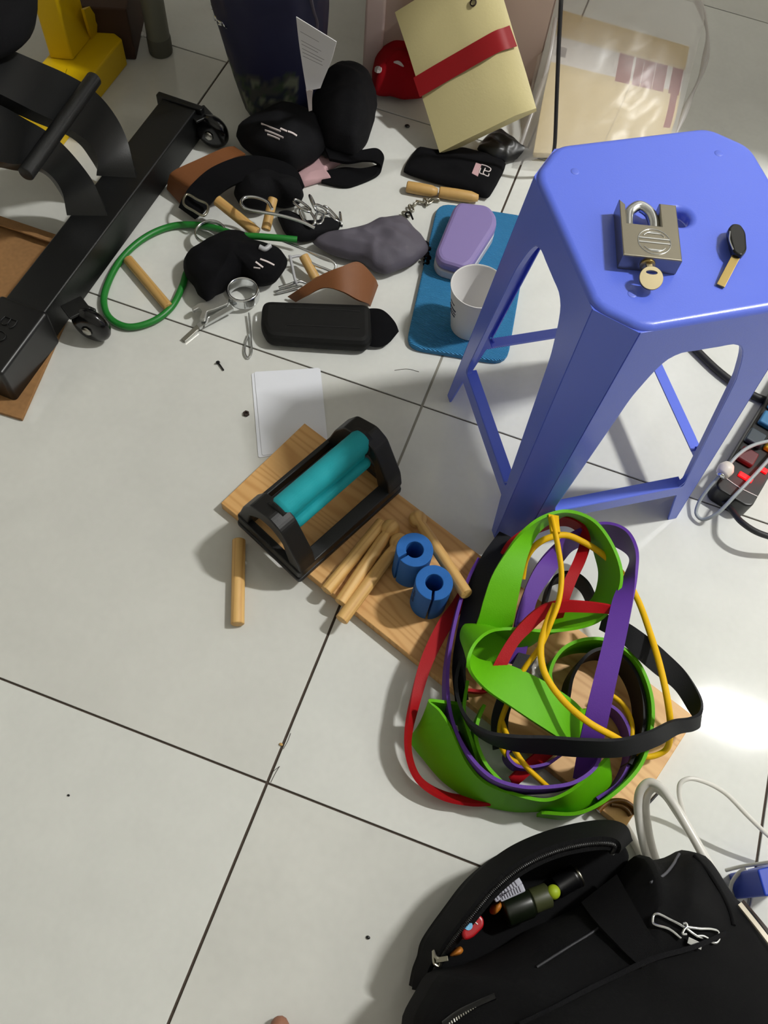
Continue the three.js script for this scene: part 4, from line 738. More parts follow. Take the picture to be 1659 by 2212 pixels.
{
  const g = thing('knee_wrap', 'black cloth bag with thin white marks over the green tube', 'cloth bag');
  const b = part(g, 'cloth_body', pillow([[398, 572], [404, 552], [440, 528], [490, 505], [530, 508], [552, 526], [600, 540], [620, 560], [612, 585], [596, 606], [560, 612], [525, 598], [486, 618], [452, 648], [432, 640], [418, 618], [402, 598]], 0.025, 0.055, 0, { amp: 0.006, freq: 20, z: 8 }), M.blackSock);
  for (const c of [[[562, 560], [578, 566], [592, 573]], [[552, 566], [568, 578]], [[548, 578], [562, 580]]]) { const q = c.map(p => hit(b, p[0], p[1], 0.0008)).filter(Boolean); if (q.length > 1) part(g, 'white_mark', sweep(q, 0.0018, { rad: 6, flat: 0.5 }), M.whiteCloth, 'thin white mark'); }
}
single('snap_hook', sweep(pts([[588, 452, .070], [578, 436, .070], [548, 425, .070], [528, 427, .070], [521, 438, .070], [530, 450, .070], [566, 458, .070], [610, 466, .066], [655, 480, .060], [680, 492, .055]]), 0.0027, { seg: 90 }), M.chrome, 'long chrome wire hook lying on top of the pile', 'hook');
[[652, 444, 0.4, 1.0, .040], [676, 438, 0.9, 0.9, .032], [694, 452, 0.2, 0.7, .034], [664, 468, 0.7, 1.1, .036], [690, 470, 1.4, 0.8, .026], [716, 462, 0.6, 1.1, .020], [736, 474, 1.1, 0.8, .014], [710, 482, 0.3, 0.9, .014]].forEach(([x, y, a, s, h], i) => {
  const c = P(x, y, h), L = 0.019 * s, w = 0.0085 * s, t = 0.5 + i * 0.7;
  single('carabiner', sweep(Array.from({ length: 14 }, (_, k) => { const q = k / 14 * 6.2832, u = L * Math.sign(Math.cos(q)) * Math.pow(Math.abs(Math.cos(q)), 0.7), v = w * Math.sin(q); return c.clone().add(V(u * Math.cos(a) - v * Math.sin(a) * Math.cos(t), v * Math.sin(t) * 0.7, u * Math.sin(a) + v * Math.cos(a) * Math.cos(t))); }), 0.0023, { closed: true, rad: 8, seg: 44 }), M.chrome, ['small chrome link beside the padded strap', 'small chrome link nearest the pink cloth', 'chrome link at the centre of the carabiner cluster', 'chrome link hanging off the long wire hook', 'chrome link above the black velcro strip', 'chrome link second from the right end', 'rightmost chrome link of the pile', 'low chrome link touching the grey pouch'][i], 'carabiner', 'chrome links in the pile');
});
single('velcro_strip', pillow([[598, 466], [616, 462], [640, 478], [670, 492], [712, 486], [735, 480], [728, 500], [690, 512], [650, 520], [618, 506]], 0.012, 0.028, 0, { amp: 0.004 }), M.charcoal, 'dark velcro strip under the chrome links', 'strip');
single('steel_clip', sweep(pts([[610, 520, .030], [640, 532, .030], [680, 548, .030], [714, 562, .028], [725, 574, .024], [720, 586, .020], [700, 580, .022], [676, 570, .026], [655, 556, .028]]), 0.0024, { seg: 70 }), M.chrome, 'long steel wire clip pointing at the brown leather flap', 'clip');
{
  const g = thing('wire_clips', 'grey wire hanger piece standing among the metal clips', 'wire piece');
  const m = mat(0xa9a9ad, 0.4);
  part(g, 'wire', rod([[626, 552, .030], [632, 580, .026], [638, 606, .020], [641, 614, .014]], 0.0024, 0), m);
  part(g, 'wire', rod([[628, 556, .030], [645, 553, .028], [656, 556, .024]], 0.0022, 0), m);
  part(g, 'wire', rod([[602, 622, .010], [622, 616, .012], [648, 608, .012], [660, 612, .008]], 0.0026, 0), M.chrome);
  part(g, 'wire', rod([[598, 632, .006], [622, 626, .006], [648, 618, .008]], 0.0024, 0), M.chrome);
  part(g, 'wire', rod([[560, 533, .060], [572, 538, .058], [584, 530, .058]], 0.004, 0), m);
}
{
  const g = thing('grey_pouch', 'grey nylon drawstring pouch between the pile and the blue mat', 'pouch');
  const b = part(g, 'pouch_body', pillow([[676, 524], [702, 510], [745, 504], [790, 490], [830, 474], [868, 472], [892, 492], [918, 520], [926, 536], [914, 556], [888, 572], [862, 582], [838, 590], [806, 582], [778, 562], [748, 556], [712, 546]], 0.018, 0.042, 0, { amp: 0.006, freq: 24, z: 12, tension: 0.4 }), M.greyNylon);
  for (let i = 0; i < 5; i++) part(g, 'gathered_fold', rod([[912 + i * 3, 520 + i * 10, .018], [924 + (i % 2) * 4, 528 + i * 10, .012], [916, 536 + i * 9, .006]], 0.0032, 0, { rad: 6 }), M.blackFabric);
  part(g, 'drawstring', rod([[880, 470, .01], [876, 462, .012], [884, 458, .012], [892, 474, .01]], 0.0016, 0), M.blackFabric);
}
single('leather_flap', ribbon([[622, 640, .008, 640, 652, .006], [650, 622, .030, 662, 640, .024], [692, 596, .050, 700, 622, .044], [735, 578, .062, 738, 630, .052], [774, 567, .056, 772, 648, .040], [806, 598, .030, 793, 656, .022], [815, 616, .010, 798, 662, .006]], 0.0036), M.leather, 'arched brown leather flap behind the long black pad', 'leather flap');
{
  const g = thing('shoulder_pad', 'long black padded strap with two stitched lines on the floor', 'strap pad');
  const b = part(g, 'pad', slab([[566, 645], [790, 653], [802, 662], [804, 728], [790, 742], [690, 736], [578, 728], [562, 700]], 0.030, 0.002, 0.011, 0.016), mat(0x0f0f0e, 0.65, { specularIntensity: 0.5, bumpMap: rep(grainTex, 0.02), bumpScale: 0.0004 }));
  for (const c of [[[618, 664], [680, 667], [740, 670], [778, 673]], [[620, 702], [680, 704], [740, 707], [778, 709]]]) { const q = c.map(p => hit(b, p[0], p[1], 0.0002)).filter(Boolean); if (q.length > 1) part(g, 'stitch_line', sweep(q, 0.0009, { rad: 6, seg: 20 }), M.blackPrint); }
  part(g, 'strap_end', ribbon([[780, 672, .014, 776, 738, .014], [806, 668, .022, 790, 742, .010], [828, 672, .026, 806, 748, .008], [850, 694, .018, 828, 748, .006], [860, 716, .010, 842, 738, .004]], 0.006), M.blackSock);
}
{ // clamp ring with spanner-like arms
  const g = thing('clamp_ring', 'shiny steel ring clamp with two open jaws beside the black pad', 'clamp');
  const c = P(526, 640, 0.012);
  part(g, 'ring', lathe(V(c.x, 0.010, c.z), V(0, 1, 0), [[0.0215, 0.0], [0.0255, 0.0], [0.0262, 0.003], [0.0262, 0.017], [0.0250, 0.020], [0.0225, 0.020], [0.0215, 0.017], [0.0215, 0.0]], 44), M.chrome);
  part(g, 'jaw', slab([[497, 625], [492, 656], [462, 668], [447, 672], [442, 690], [430, 688], [436, 672], [430, 664], [416, 672], [414, 664], [428, 654], [444, 652], [462, 640]], 0.022, 0.015, 0.001, 0.003), metal(0xc4c4c0, 0.42));
  part(g, 'arm', beam(P(502, 664, 0.016), P(428, 706, 0.008), 0.010, 0.006), M.chrome);
  part(g, 'arm', beam(P(432, 703, 0.005), P(396, 736, 0.003), 0.008, 0.004), M.steel);
  part(g, 'tail_wire', sweep(pts([[538, 676, .008], [540, 706, .006], [542, 738, .004], [543, 762, .003], [536, 774, .003], [529, 764, .003], [530, 742, .003], [537, 722, .004]]), 0.0018, { seg: 60 }), M.chrome);
}
// ---------------------------------------------------------------- cardboard, bench base, yellow frame
const CB = 0.006;
{
  const g = thing('cardboard_sheet', 'flat brown cardboard lying under the black bench frame', 'cardboard');
  part(g, 'sheet', slab([[-170, 415], [211, 537], [47, 905], [-300, 800]], CB, 0, 0.0008), M.card);
  part(g, 'raised_flap', ribbon([[-150, 418, .010, -160, 440, .018], [20, 474, .010, 16, 492, .018], [110, 504, .010, 106, 522, .018], [205, 534, .009, 200, 548, .015]], 0.002), M.card);
}
{
  const g = thing('weight_bench', 'black steel bench base with curved arms and two wheels at the left', 'bench');
  const top = 0.068, ridge = [P(425, 235, top), P(103, 666, top)], left = [P(335, 197, top), P(16, 620, top)];
  const dir = ridge[1].clone().sub(ridge[0]).normalize(), w = 0.066;
  const side = V(-dir.z, 0, dir.x); if (side.dot(left[0].clone().sub(ridge[0])) < 0) side.negate();     // towards the left of the picture
  const A = ridge[0].clone().addScaledVector(side, w / 2), B = ridge[1].clone().addScaledVector(side, w / 2).addScaledVector(dir, 0.02);
  const bar = part(g, 'crossbar', beam(A.clone().setY(top - 0.031), B.clone().setY(top - 0.031), w, 0.062, { bevel: 0.003 }), M.blackPaint);
  part(g, 'end_plate', beam(A.clone().addScaledVector(dir, -0.008).setY(top - 0.028), A.clone().addScaledVector(dir, 0.004).setY(top - 0.028), w + 0.022, 0.064, { bevel: 0.003 }), M.blackPlastic);
  const C = B.clone().addScaledVector(dir, 0.112);
  const cap = part(g, 'end_cap', beam(B.clone().addScaledVector(dir, -0.012).setY(top - 0.031), C.clone().setY(top - 0.031), w + 0.014, 0.072, { bevel: 0.006 }), M.blackPlastic);
  // letters BOB pressed into the top of the end cap, built from bars
  const yT = top + 0.0052, lc = (u, v) => B.clone().addScaledVector(dir, 0.052 + v).addScaledVector(side, -u).setY(yT);
  const stroke = pl => part(cap, 'letter', sweep(pl.map(q => lc(q[0], q[1])), 0.0022, { rad: 6, seg: 30, flat: 0.4 }), M.blackPrint, 'dark raised letter stroke');
  for (const v0 of [-0.030, 0.022]) {
    stroke([[-0.010, v0], [0.010, v0]]);
    stroke([[-0.010, v0], [-0.011, v0 + 0.010], [-0.004, v0 + 0.014], [0.0, v0 + 0.008], [0.0, v0]]);
    stroke([[0.0, v0 + 0.001], [0.001, v0 + 0.011], [0.007, v0 + 0.015], [0.011, v0 + 0.009], [0.010, v0]]);
  }
  part(cap, 'letter', sweep(Array.from({ length: 14 }, (_, i) => lc(0.011 * Math.cos(i / 14 * 6.2832), 0.004 + 0.009 * Math.sin(i / 14 * 6.2832))), 0.0022, { closed: true, rad: 6, seg: 40, flat: 0.4 }), M.blackPrint, 'dark raised letter stroke');
  // wheels: axle along the crossbar
  for (const [x, y, bx, by] of [[197, 702, 172, 727], [458, 284, 452, 303]]) {
    const c = P(x, y, 0.032), wl = part(g, 'wheel', lathe(c.clone().addScaledVector(dir, -0.013), dir, [[0, 0], [0.013, 0], [0.022, 0.001], [0.028, 0.004], [0.0312, 0.010], [0.0312, 0.015], [0.028, 0.021], [0.022, 0.0245], [0.013, 0.025], [0, 0.025]], 40), M.blackGloss);
    part(wl, 'axle_bolt', lathe(c.clone().addScaledVector(dir, 0.0118), dir, [[0, 0], [0.0085, 0], [0.0085, 0.0025], [0.006, 0.0045], [0, 0.005]], 6), M.steel, 'shiny axle bolt');
    const br = c.clone().addScaledVector(side, 0.030);
    part(g, 'wheel_bracket', beam(c.clone().addScaledVector(dir, -0.016).setY(0.034), br.clone().addScaledVector(dir, -0.016).addScaledVector(side, 0.006).setY(0.04), 0.006, 0.034, { bevel: 0.002 }), M.blackPaint);
    part(g, 'wheel_bracket', beam(c.clone().addScaledVector(dir, -0.018).addScaledVector(side, 0.012).setY(0.058), br.clone().addScaledVector(dir, 0.012).setY(0.058), 0.03, 0.005, { bevel: 0.002 }), M.blackPaint);
  }
  part(g, 'curved_arm', ribbon([[298, 383, .062, 212, 378, .062], [266, 300, .095, 204, 345, .095], [232, 242, .13, 182, 310, .13], [190, 198, .17, 140, 282, .17], [120, 160, .21, 80, 255, .21], [40, 128, .25, 10, 222, .25], [-80, 80, .29, -100, 170, .29]], 0.022), M.blackPaint);
  part(g, 'curved_arm', ribbon([[235, 463, .062, 148, 462, .062], [200, 395, .095, 133, 420, .095], [165, 350, .13, 112, 387, .13], [118, 308, .17, 80, 367, .17], [60, 272, .20, 30, 360, .20], [0, 240, .24, -30, 350, .24], [-100, 200, .28, -130, 310, .28]], 0.022), M.blackPaint);
  part(g, 'round_bar', (() => { const a = P(205, 168, .20), b = P(54, 378, .20), d = b.clone().sub(a), l = d.length(); return lathe(a, d, [[0, 0], [0.0095, 0.001], [0.0115, 0.003], [0.0115, l - 0.003], [0.0095, l - 0.001], [0, l]], 28); })(), M.blackPaint);
  part(g, 'seat_pad', pillow([[-220, -120], [60, -120], [82, 10], [70, 60], [40, 92], [-20, 120], [-120, 130], [-240, 60]], 0.30, 0.335, 0.27, { amp: 0.002, tension: 0.3, e: 5 }), M.blackFabric);
}
{
  const g = thing('yellow_frame', 'yellow painted steel frame with upright posts at the top left', 'frame');
  const h = 0.052;
  const a = [[2, 236], [100, 286], [264, 84], [186, 24]], q = pts(a, h);
  part(g, 'base_beam', slabV(q, h, 0.0, 0.003, 0.004), M.yellowPaint);
  const base = pts([[108, 126], [158, 131], [196, 84], [150, 66]], h);
  part(g, 'post', slabV(base, 0.62, h, 0.003, 0.004), M.yellowPaint);
  part(g, 'gusset', ribbonV([P(196, 84, h), P(230, 40, h)], [P(178, 20, h + 0.09), P(196, 12, h + 0.03)], 0.005, { seg: 4 }), M.yellowPaint);
  const b2 = pts([[274, 48], [301, 50], [314, 26], [286, 22]], 0.003);
  part(g, 'thin_post', slabV(b2, 0.62, 0.0, 0.002, 0.003), M.yellowPaint);
  part(g, 'foot_pad', slab([[293, 62], [312, 70], [308, 78], [284, 68]], 0.004, 0, 0.0008, 0.003), M.white);
  single('dark_crate', slab([[168, 14], [272, 20], [292, -70], [140, -80]], 0.10, 0, 0.003, 0.004), M.brown, 'dark brown box behind the yellow beam', 'box');
}
// ---------------------------------------------------------------- power strip and cables at the right edge
{
  const g = thing('power_strip', 'black power strip with glowing red switches beside the stool leg', 'power strip');
  const h = 0.036, a = P(1590, 1062, h), b = P(1745, 800, h), d = b.clone().sub(a).normalize(), s = V(-d.z, 0, d.x); if (s.dot(P(1700, 1062, h).sub(a)) < 0) s.negate();
  const at = (u, v, y = h) => a.clone().addScaledVector(d, u).addScaledVector(s, v).setY(y), L = 0.34, w = 0.030;
  const body = part(g, 'housing', slabV([[-0.012, -0.022], [-0.006, -w], [L, -w], [L, w], [-0.006, w], [-0.012, 0.022]].map(q => at(q[0], q[1])), h, 0.0, 0.003, 0.006), M.blackPlastic);
  part(g, 'trim_line', sweep([at(0.012, -w + 0.001, h + 0.0004), at(0.009, 0, h + 0.0006), at(0.012, w - 0.001, h + 0.0004)], 0.0007, { rad: 6 }), M.white, 'thin white line');
  const redOn = (i) => new THREE.MeshStandardMaterial({ color: 0x90000a, emissive: 0xff0a12, emissiveIntensity: i, roughness: 0.3 });
  for (const [u, v, k] of [[0.030, 0.001, 2.2], [0.058, 0.018, 1.6]]) {
    part(g, 'switch', new RoundedBoxGeometry(0.009, 0.004, k > 2 ? 0.022 : 0.012, 2, 0.0015).applyMatrix4(new THREE.Matrix4().makeBasis(d, V(0, 1, 0), s.clone().multiplyScalar(new THREE.Vector3().crossVectors(d, V(0, 1, 0)).dot(s) > 0 ? 1 : -1)).setPosition(at(u, v, h + 0.0015))), redOn(k), 'glowing red switch');
    const l = new THREE.PointLight(0xff1018, 0.002, 0.4); l.position.copy(at(u, v, h + 0.008)); l.castShadow = true; scene.add(l);
  }
  const plug = (u, v, c, l, n) => part(g, n, new RoundedBoxGeometry(0.026, 0.010, 0.026, 3, 0.003).applyMatrix4(new THREE.Matrix4().makeBasis(d, V(0, 1, 0), s).setPosition(at(u, v, h + 0.004))), mat(c, 0.5), l);
  plug(0.062, -0.012, 0x5a1a20, 'dark red socket cover', 'socket_cover'); plug(0.105, 0.014, 0xc2a400, 'yellow socket cover', 'socket_cover'); plug(0.100, -0.016, 0x2c3740, 'dark socket cover', 'socket_cover');
  plug(0.142, -0.012, 0x2f6f9c, 'blue socket cover', 'socket_cover'); plug(0.145, 0.016, 0x1d4a36, 'green socket cover', 'socket_cover'); plug(0.178, -0.012, 0x3f94c6, 'light blue socket cover', 'socket_cover');
  part(g, 'power_cord', sweep([at(-0.010, -0.004, 0.014), P(1582, 1104, 0.03), P(1600, 1126, 0.042), P(1630, 1147, 0.046), P(1665, 1160, 0.046), P(1720, 1170, 0.04)], 0.0045, { seg: 60 }), M.blackRubber);
}
{
  const g = thing('white_cable', 'pale grey cable with a round connector looping over the power strip', 'cable');
  part(g, 'cord', sweep(pts([[1720, 945, .056], [1659, 953, .056], [1620, 965, .058], [1592, 985, .058], [1560, 1022, .052], [1530, 1055, .034], [1510, 1085, .018], [1504, 1110, .010], [1516, 1122, .010], [1545, 1112, .024], [1590, 1068, .046], [1640, 1015, .052], [1720, 925, .054]]), 0.0027, { seg: 140 }), mat(0x9aa0a2, 0.45));
  const a = P(1563, 1020, .054), d = P(1590, 985, .058).sub(a).normalize();
  part(g, 'connector', lathe(a.clone().addScaledVector(d, -0.006), d, [[0, 0], [0.007, 0], [0.010, 0.003], [0.0115, 0.010], [0.0115, 0.014], [0.008, 0.021], [0.003, 0.024], [0, 0.024]], 28), mat(0xd9cfc4, 0.4), 'cream round connector');
  part(g, 'metal_collar', lathe(a.clone().addScaledVector(d, -0.009), d, [[0, 0], [0.0062, 0], [0.0062, 0.004], [0, 0.004]], 24), M.chrome);
}
single('thick_cable', sweep(pts([[1440, 690], [1470, 722], [1505, 757], [1550, 800], [1592, 832], [1640, 860], [1720, 880]], 0.0068), 0.0062, { seg: 70 }), M.blackRubber, 'thick black cable on the floor behind the stool leg', 'cable');
// ---------------------------------------------------------------- tubing and blue box at the lower right
{
  const tubing = o => mat(0xeceae4, 0.3, { transmission: 0.3, thickness: 0, ...o });
  const L = ['milky plastic tube, outer loop standing behind the black bag', 'milky plastic tube, inner loop standing behind the black bag', 'thin pale cable arching over the floor at the right edge', 'short milky tube end lying between the plank and bag'];
  const C = [
    [[[1408, 1880, .02], [1392, 1830, .03], [1382, 1780, .042], [1378, 1735, .055], [1384, 1706, .066], [1402, 1690, .074], [1424, 1698, .08], [1452, 1732, .086], [1490, 1795, .09], [1530, 1866, .09], [1570, 1930, .085], [1600, 1968, .07]], 0.0052],
    [[[1424, 1880, .02], [1408, 1830, .03], [1398, 1780, .042], [1394, 1738, .052], [1400, 1712, .060], [1414, 1702, .066], [1436, 1716, .072], [1462, 1752, .076], [1500, 1812, .08], [1538, 1878, .08], [1575, 1940, .07], [1598, 1975, .06]], 0.0052],
    [[[1482, 1775, .075], [1474, 1745, .085], [1467, 1715, .09], [1470, 1692, .094], [1488, 1682, .096], [1520, 1688, .094], [1565, 1712, .085], [1615, 1762, .07], [1660, 1805, .055], [1730, 1860, .03]], 0.0028],
    [[[1345, 1775, .006], [1360, 1800, .006], [1374, 1826, .006], [1390, 1855, .006]], 0.0052]];
  C.forEach(([c, r], i) => single(i === 2 ? 'pale_cable' : 'plastic_tube', sweep(pts(c), r, { seg: 100, rad: 14 }), tubing(), L[i], i === 2 ? 'cable' : 'tube', i === 2 ? undefined : 'milky plastic tubes'));
  single('black_wire', sweep(pts([[1395, 1742], [1408, 1728], [1424, 1712], [1440, 1704]], 0.0022), 0.0016), M.blackRubber, 'short dark wire on the floor under the tube loops', 'wire');
}
{
  const g = thing('blue_box', 'bright blue box standing on the floor at the right edge', 'box');
  part(g, 'box_body', slab([[1636, 1878], [1720, 1858], [1745, 1920], [1653, 1937]], 0.078, 0, 0.002, 0.003), mat(0x0a38b4, 0.45));
  part(g, 'white_tie', sweep(pts([[1568, 1880, .012], [1600, 1872, .03], [1640, 1866, .06], [1665, 1862, .08], [1700, 1856, .082]]), 0.0022), M.white, 'white tie across the top');
  part(g, 'white_tie', sweep(pts([[1577, 1925, .006], [1582, 1905, .02], [1596, 1886, .03], [1612, 1876, .036]]), 0.0024), M.white, 'white tie looping at the side');
}
single('thin_white_cord', sweep(pts([[1600, 1985, .003], [1618, 1965, .003], [1624, 1940, .003], [1622, 1915, .003]], 0.003), 0.002), mat(0xbfbfc0, 0.5), 'thin white cord on the floor under the blue box', 'cord');
// ---------------------------------------------------------------- black bag
{
  const g = thing('black_backpack', 'open black backpack lying at the bottom right with a clip on it', 'backpack');
  const body = part(g, 'front_body', pillow([[938, 2096], [1004, 2082], [1075, 2050], [1150, 2006], [1230, 1970], [1300, 1930], [1340, 1885], [1372, 1844], [1398, 1858], [1436, 1852], [1470, 1836], [1502, 1844], [1534, 1880], [1572, 1938], [1600, 1962], [1670, 2050], [1740, 2160], [1740, 2300], [1560, 2400], [1250, 2410], [1000, 2370], [890, 2290], [868, 2205], [896, 2146], [916, 2110]], 0.085, 0.185, 0, { amp: 0.006, freq: 11, m: 140, n: 26, tension: 0.4, e: 3.2 }), M.bagFabric);
  part(g, 'lining', slab([[930, 2060], [985, 1972], [1045, 1902], [1115, 1850], [1200, 1814], [1290, 1797], [1346, 1815], [1366, 1850], [1320, 1930], [1240, 1985], [1160, 2030], [1060, 2080], [950, 2100]], 0.07, 0.004, 0.006, 0.01), M.blackFabricSoft);
  const rim = [[900, 2135, .05, 925, 2140, .065], [908, 2100, .055, 932, 2112, .075], [920, 2070, .060, 944, 2084, .085], [934, 2032, .072, 968, 2046, .105], [984, 1963, .082, 1014, 1986, .125], [1040, 1894, .09, 1066, 1924, .138], [1110, 1840, .096, 1127, 1874, .148], [1200, 1803, .10, 1205, 1838, .154], [1290, 1785, .10, 1288, 1822, .156], [1340, 1790, .10, 1326, 1826, .152], [1354, 1814, .10, 1322, 1842, .14]];
  const flap = part(g, 'zip_flap', ribbon(rim, 0.014, { seg: 90 }), M.bagFabric);
  part(g, 'back_wall', ribbon(rim.map(r => [r[0], r[1], r[2], 0.002]), 0.008, { seg: 90 }), M.blackFabricSoft);
  part(g, 'flap_piping', sweep(rim.map(r => P(r[0], r[1], r[2])), 0.0045, { seg: 90 }), M.blackFabric);
  part(flap, 'zip_teeth', sweep(rim.map(r => P(r[3], r[4], r[5])), t => 0.0026 + 0.0007 * Math.sin(t * 900), { seg: 420, rad: 6 }), M.blackPlastic);
  const on = (x, y, l = 0.002) => hit(body, x, y, l);
  const strap = (nm, a, b, th, m) => { const A = [], B = []; a.forEach((p, i) => { const u = on(...p), v = on(...b[i]); if (u && v) { A.push(u); B.push(v); } }); if (A.length > 1) return part(g, nm, ribbonV(A, B, th, { seg: 60 }), m); };
  strap('shoulder_strap', [[1262, 1962], [1290, 2002], [1335, 2048], [1385, 2092]], [[1340, 1900], [1372, 1962], [1406, 2022], [1436, 2064]], 0.010, M.blackFabricSoft);
  strap('pocket_edge', [[1120, 2205], [1210, 2165], [1300, 2118], [1400, 2070], [1490, 2040], [1560, 2012]], [[1126, 2212], [1217, 2173], [1308, 2127], [1407, 2080], [1496, 2050], [1566, 2022]], 0.012, M.blackFabric);
  strap('side_release_web', [[1120, 2000], [1180, 1975], [1240, 1945]], [[1140, 2050], [1205, 2020], [1270, 1985]], 0.006, M.blackFabricSoft);
  const pk = [[1140, 2212], [1300, 2135], [1410, 2085], [1560, 2030], [1650, 2085], [1650, 2200]];
  const seam = (nm, c, r, m) => { const q = c.map(p => on(p[0], p[1], r * 0.4)).filter(Boolean); if (q.length > 1) part(g, nm, sweep(q, r, { rad: 7, seg: q.length * 9 }), m); };
  seam('seam', [[1468, 1846], [1452, 1872], [1432, 1892], [1406, 1908]], 0.0016, mat(0x4a4a50, 0.6));
  seam('seam', [[1500, 1850], [1530, 1886], [1560, 1935], [1578, 1975], [1584, 2000]], 0.0022, M.blackFabricSoft);
  seam('seam', [[1160, 2090], [1220, 2052], [1280, 2015], [1312, 1992]], 0.0014, mat(0x2a2a2f, 0.6));
  seam('pocket_zip', [[960, 2212], [990, 2190], [1030, 2170], [1070, 2152]], 0.003, M.blackPlastic);
  for (let i = 0; i < 14; i++) { const t = i / 13, q = on(972 + 64 * t, 2206 - 42 * t, 0.002), r = on(974 + 64 * t, 2214 - 42 * t, 0.002); if (q && r) part(g, 'zip_tooth', sweep([q, r], 0.0009, { rad: 5, seg: 2 }), M.steel); }
  // bright edge trim at the right
  part(g, 'edge_trim', ribbon([[1594, 1956, .15, 1601, 1950, .15], [1630, 2001, .16, 1637, 1995, .16], [1665, 2047, .165, 1672, 2040, .165], [1700, 2095, .17, 1707, 2088, .17]], 0.004), mat(0xe6dcc8, 0.35), 'cream edge trim');
  part(g, 'edge_trim', ribbon([[1601, 1949, .12, 1606, 1945, .12], [1638, 1994, .13, 1643, 1988, .13], [1673, 2039, .135, 1678, 2033, .135], [1708, 2086, .14, 1712, 2082, .14]], 0.004), M.darkLeather, 'dark brown edge trim');
  const pull = (x, y, h, k) => { part(g, 'zip_pull', sweep([P(x - 9, y - 22, h), P(x - 4, y - 8, h + .004), P(x + 4, y - 4, h + .004), P(x + 3, y + 10, h), P(x - 6, y + 6, h), P(x - 9, y - 22, h)], 0.0022 * k, { seg: 50, rad: 6 }), M.nickel, 'metal zip pull'); part(g, 'zip_pull', beam(P(x - 4, y - 2, h + .004), P(x + 22, y - 6, h + .008), 0.005 * k, 0.003), M.nickel, 'metal zip pull'); };
  pull(946, 2076, 0.095, 1); pull(902, 2206, 0.10, 0.7);
}
const backpack = tops[tops.length - 1];
{ // spring clip lying on the bag
  const at = (x, y) => { const q = hit(backpack, x, y, 0.003); return q || P(x, y, 0.19); };
  const g = thing('spring_clip', 'chrome wire clip lying on the black backpack', 'clip');
  const up = (l, e = 0) => l.map(p => { const q = at(p[0], p[1]); q.y += e; return q; });
  part(g, 'wire', sweep(up([[1468, 2027], [1443, 2010], [1416, 2001], [1412, 1998], [1413, 1981], [1419, 1977], [1446, 1990], [1474, 2004], [1502, 2022], [1529, 2038], [1541, 2037], [1548, 2026], [1545, 2014], [1533, 2009], [1505, 2007], [1480, 2004]], 0.001), 0.0015, { seg: 160, rad: 8 }), M.chrome);
  part(g, 'lever', beam(...up([[1481, 2030], [1510, 2045]], 0.002), 0.006, 0.0018), M.chrome);
  part(g, 'spring', sweep(up([[1472, 1998], [1478, 1997], [1480, 2003], [1474, 2010], [1470, 2018], [1478, 2018]], 0.003), 0.0013, { seg: 40 }), M.chrome);
  part(g, 'hook_tip', sweep(up([[1499, 2022], [1513, 2022], [1524, 2027]], 0.001), 0.0014), M.chrome);
}
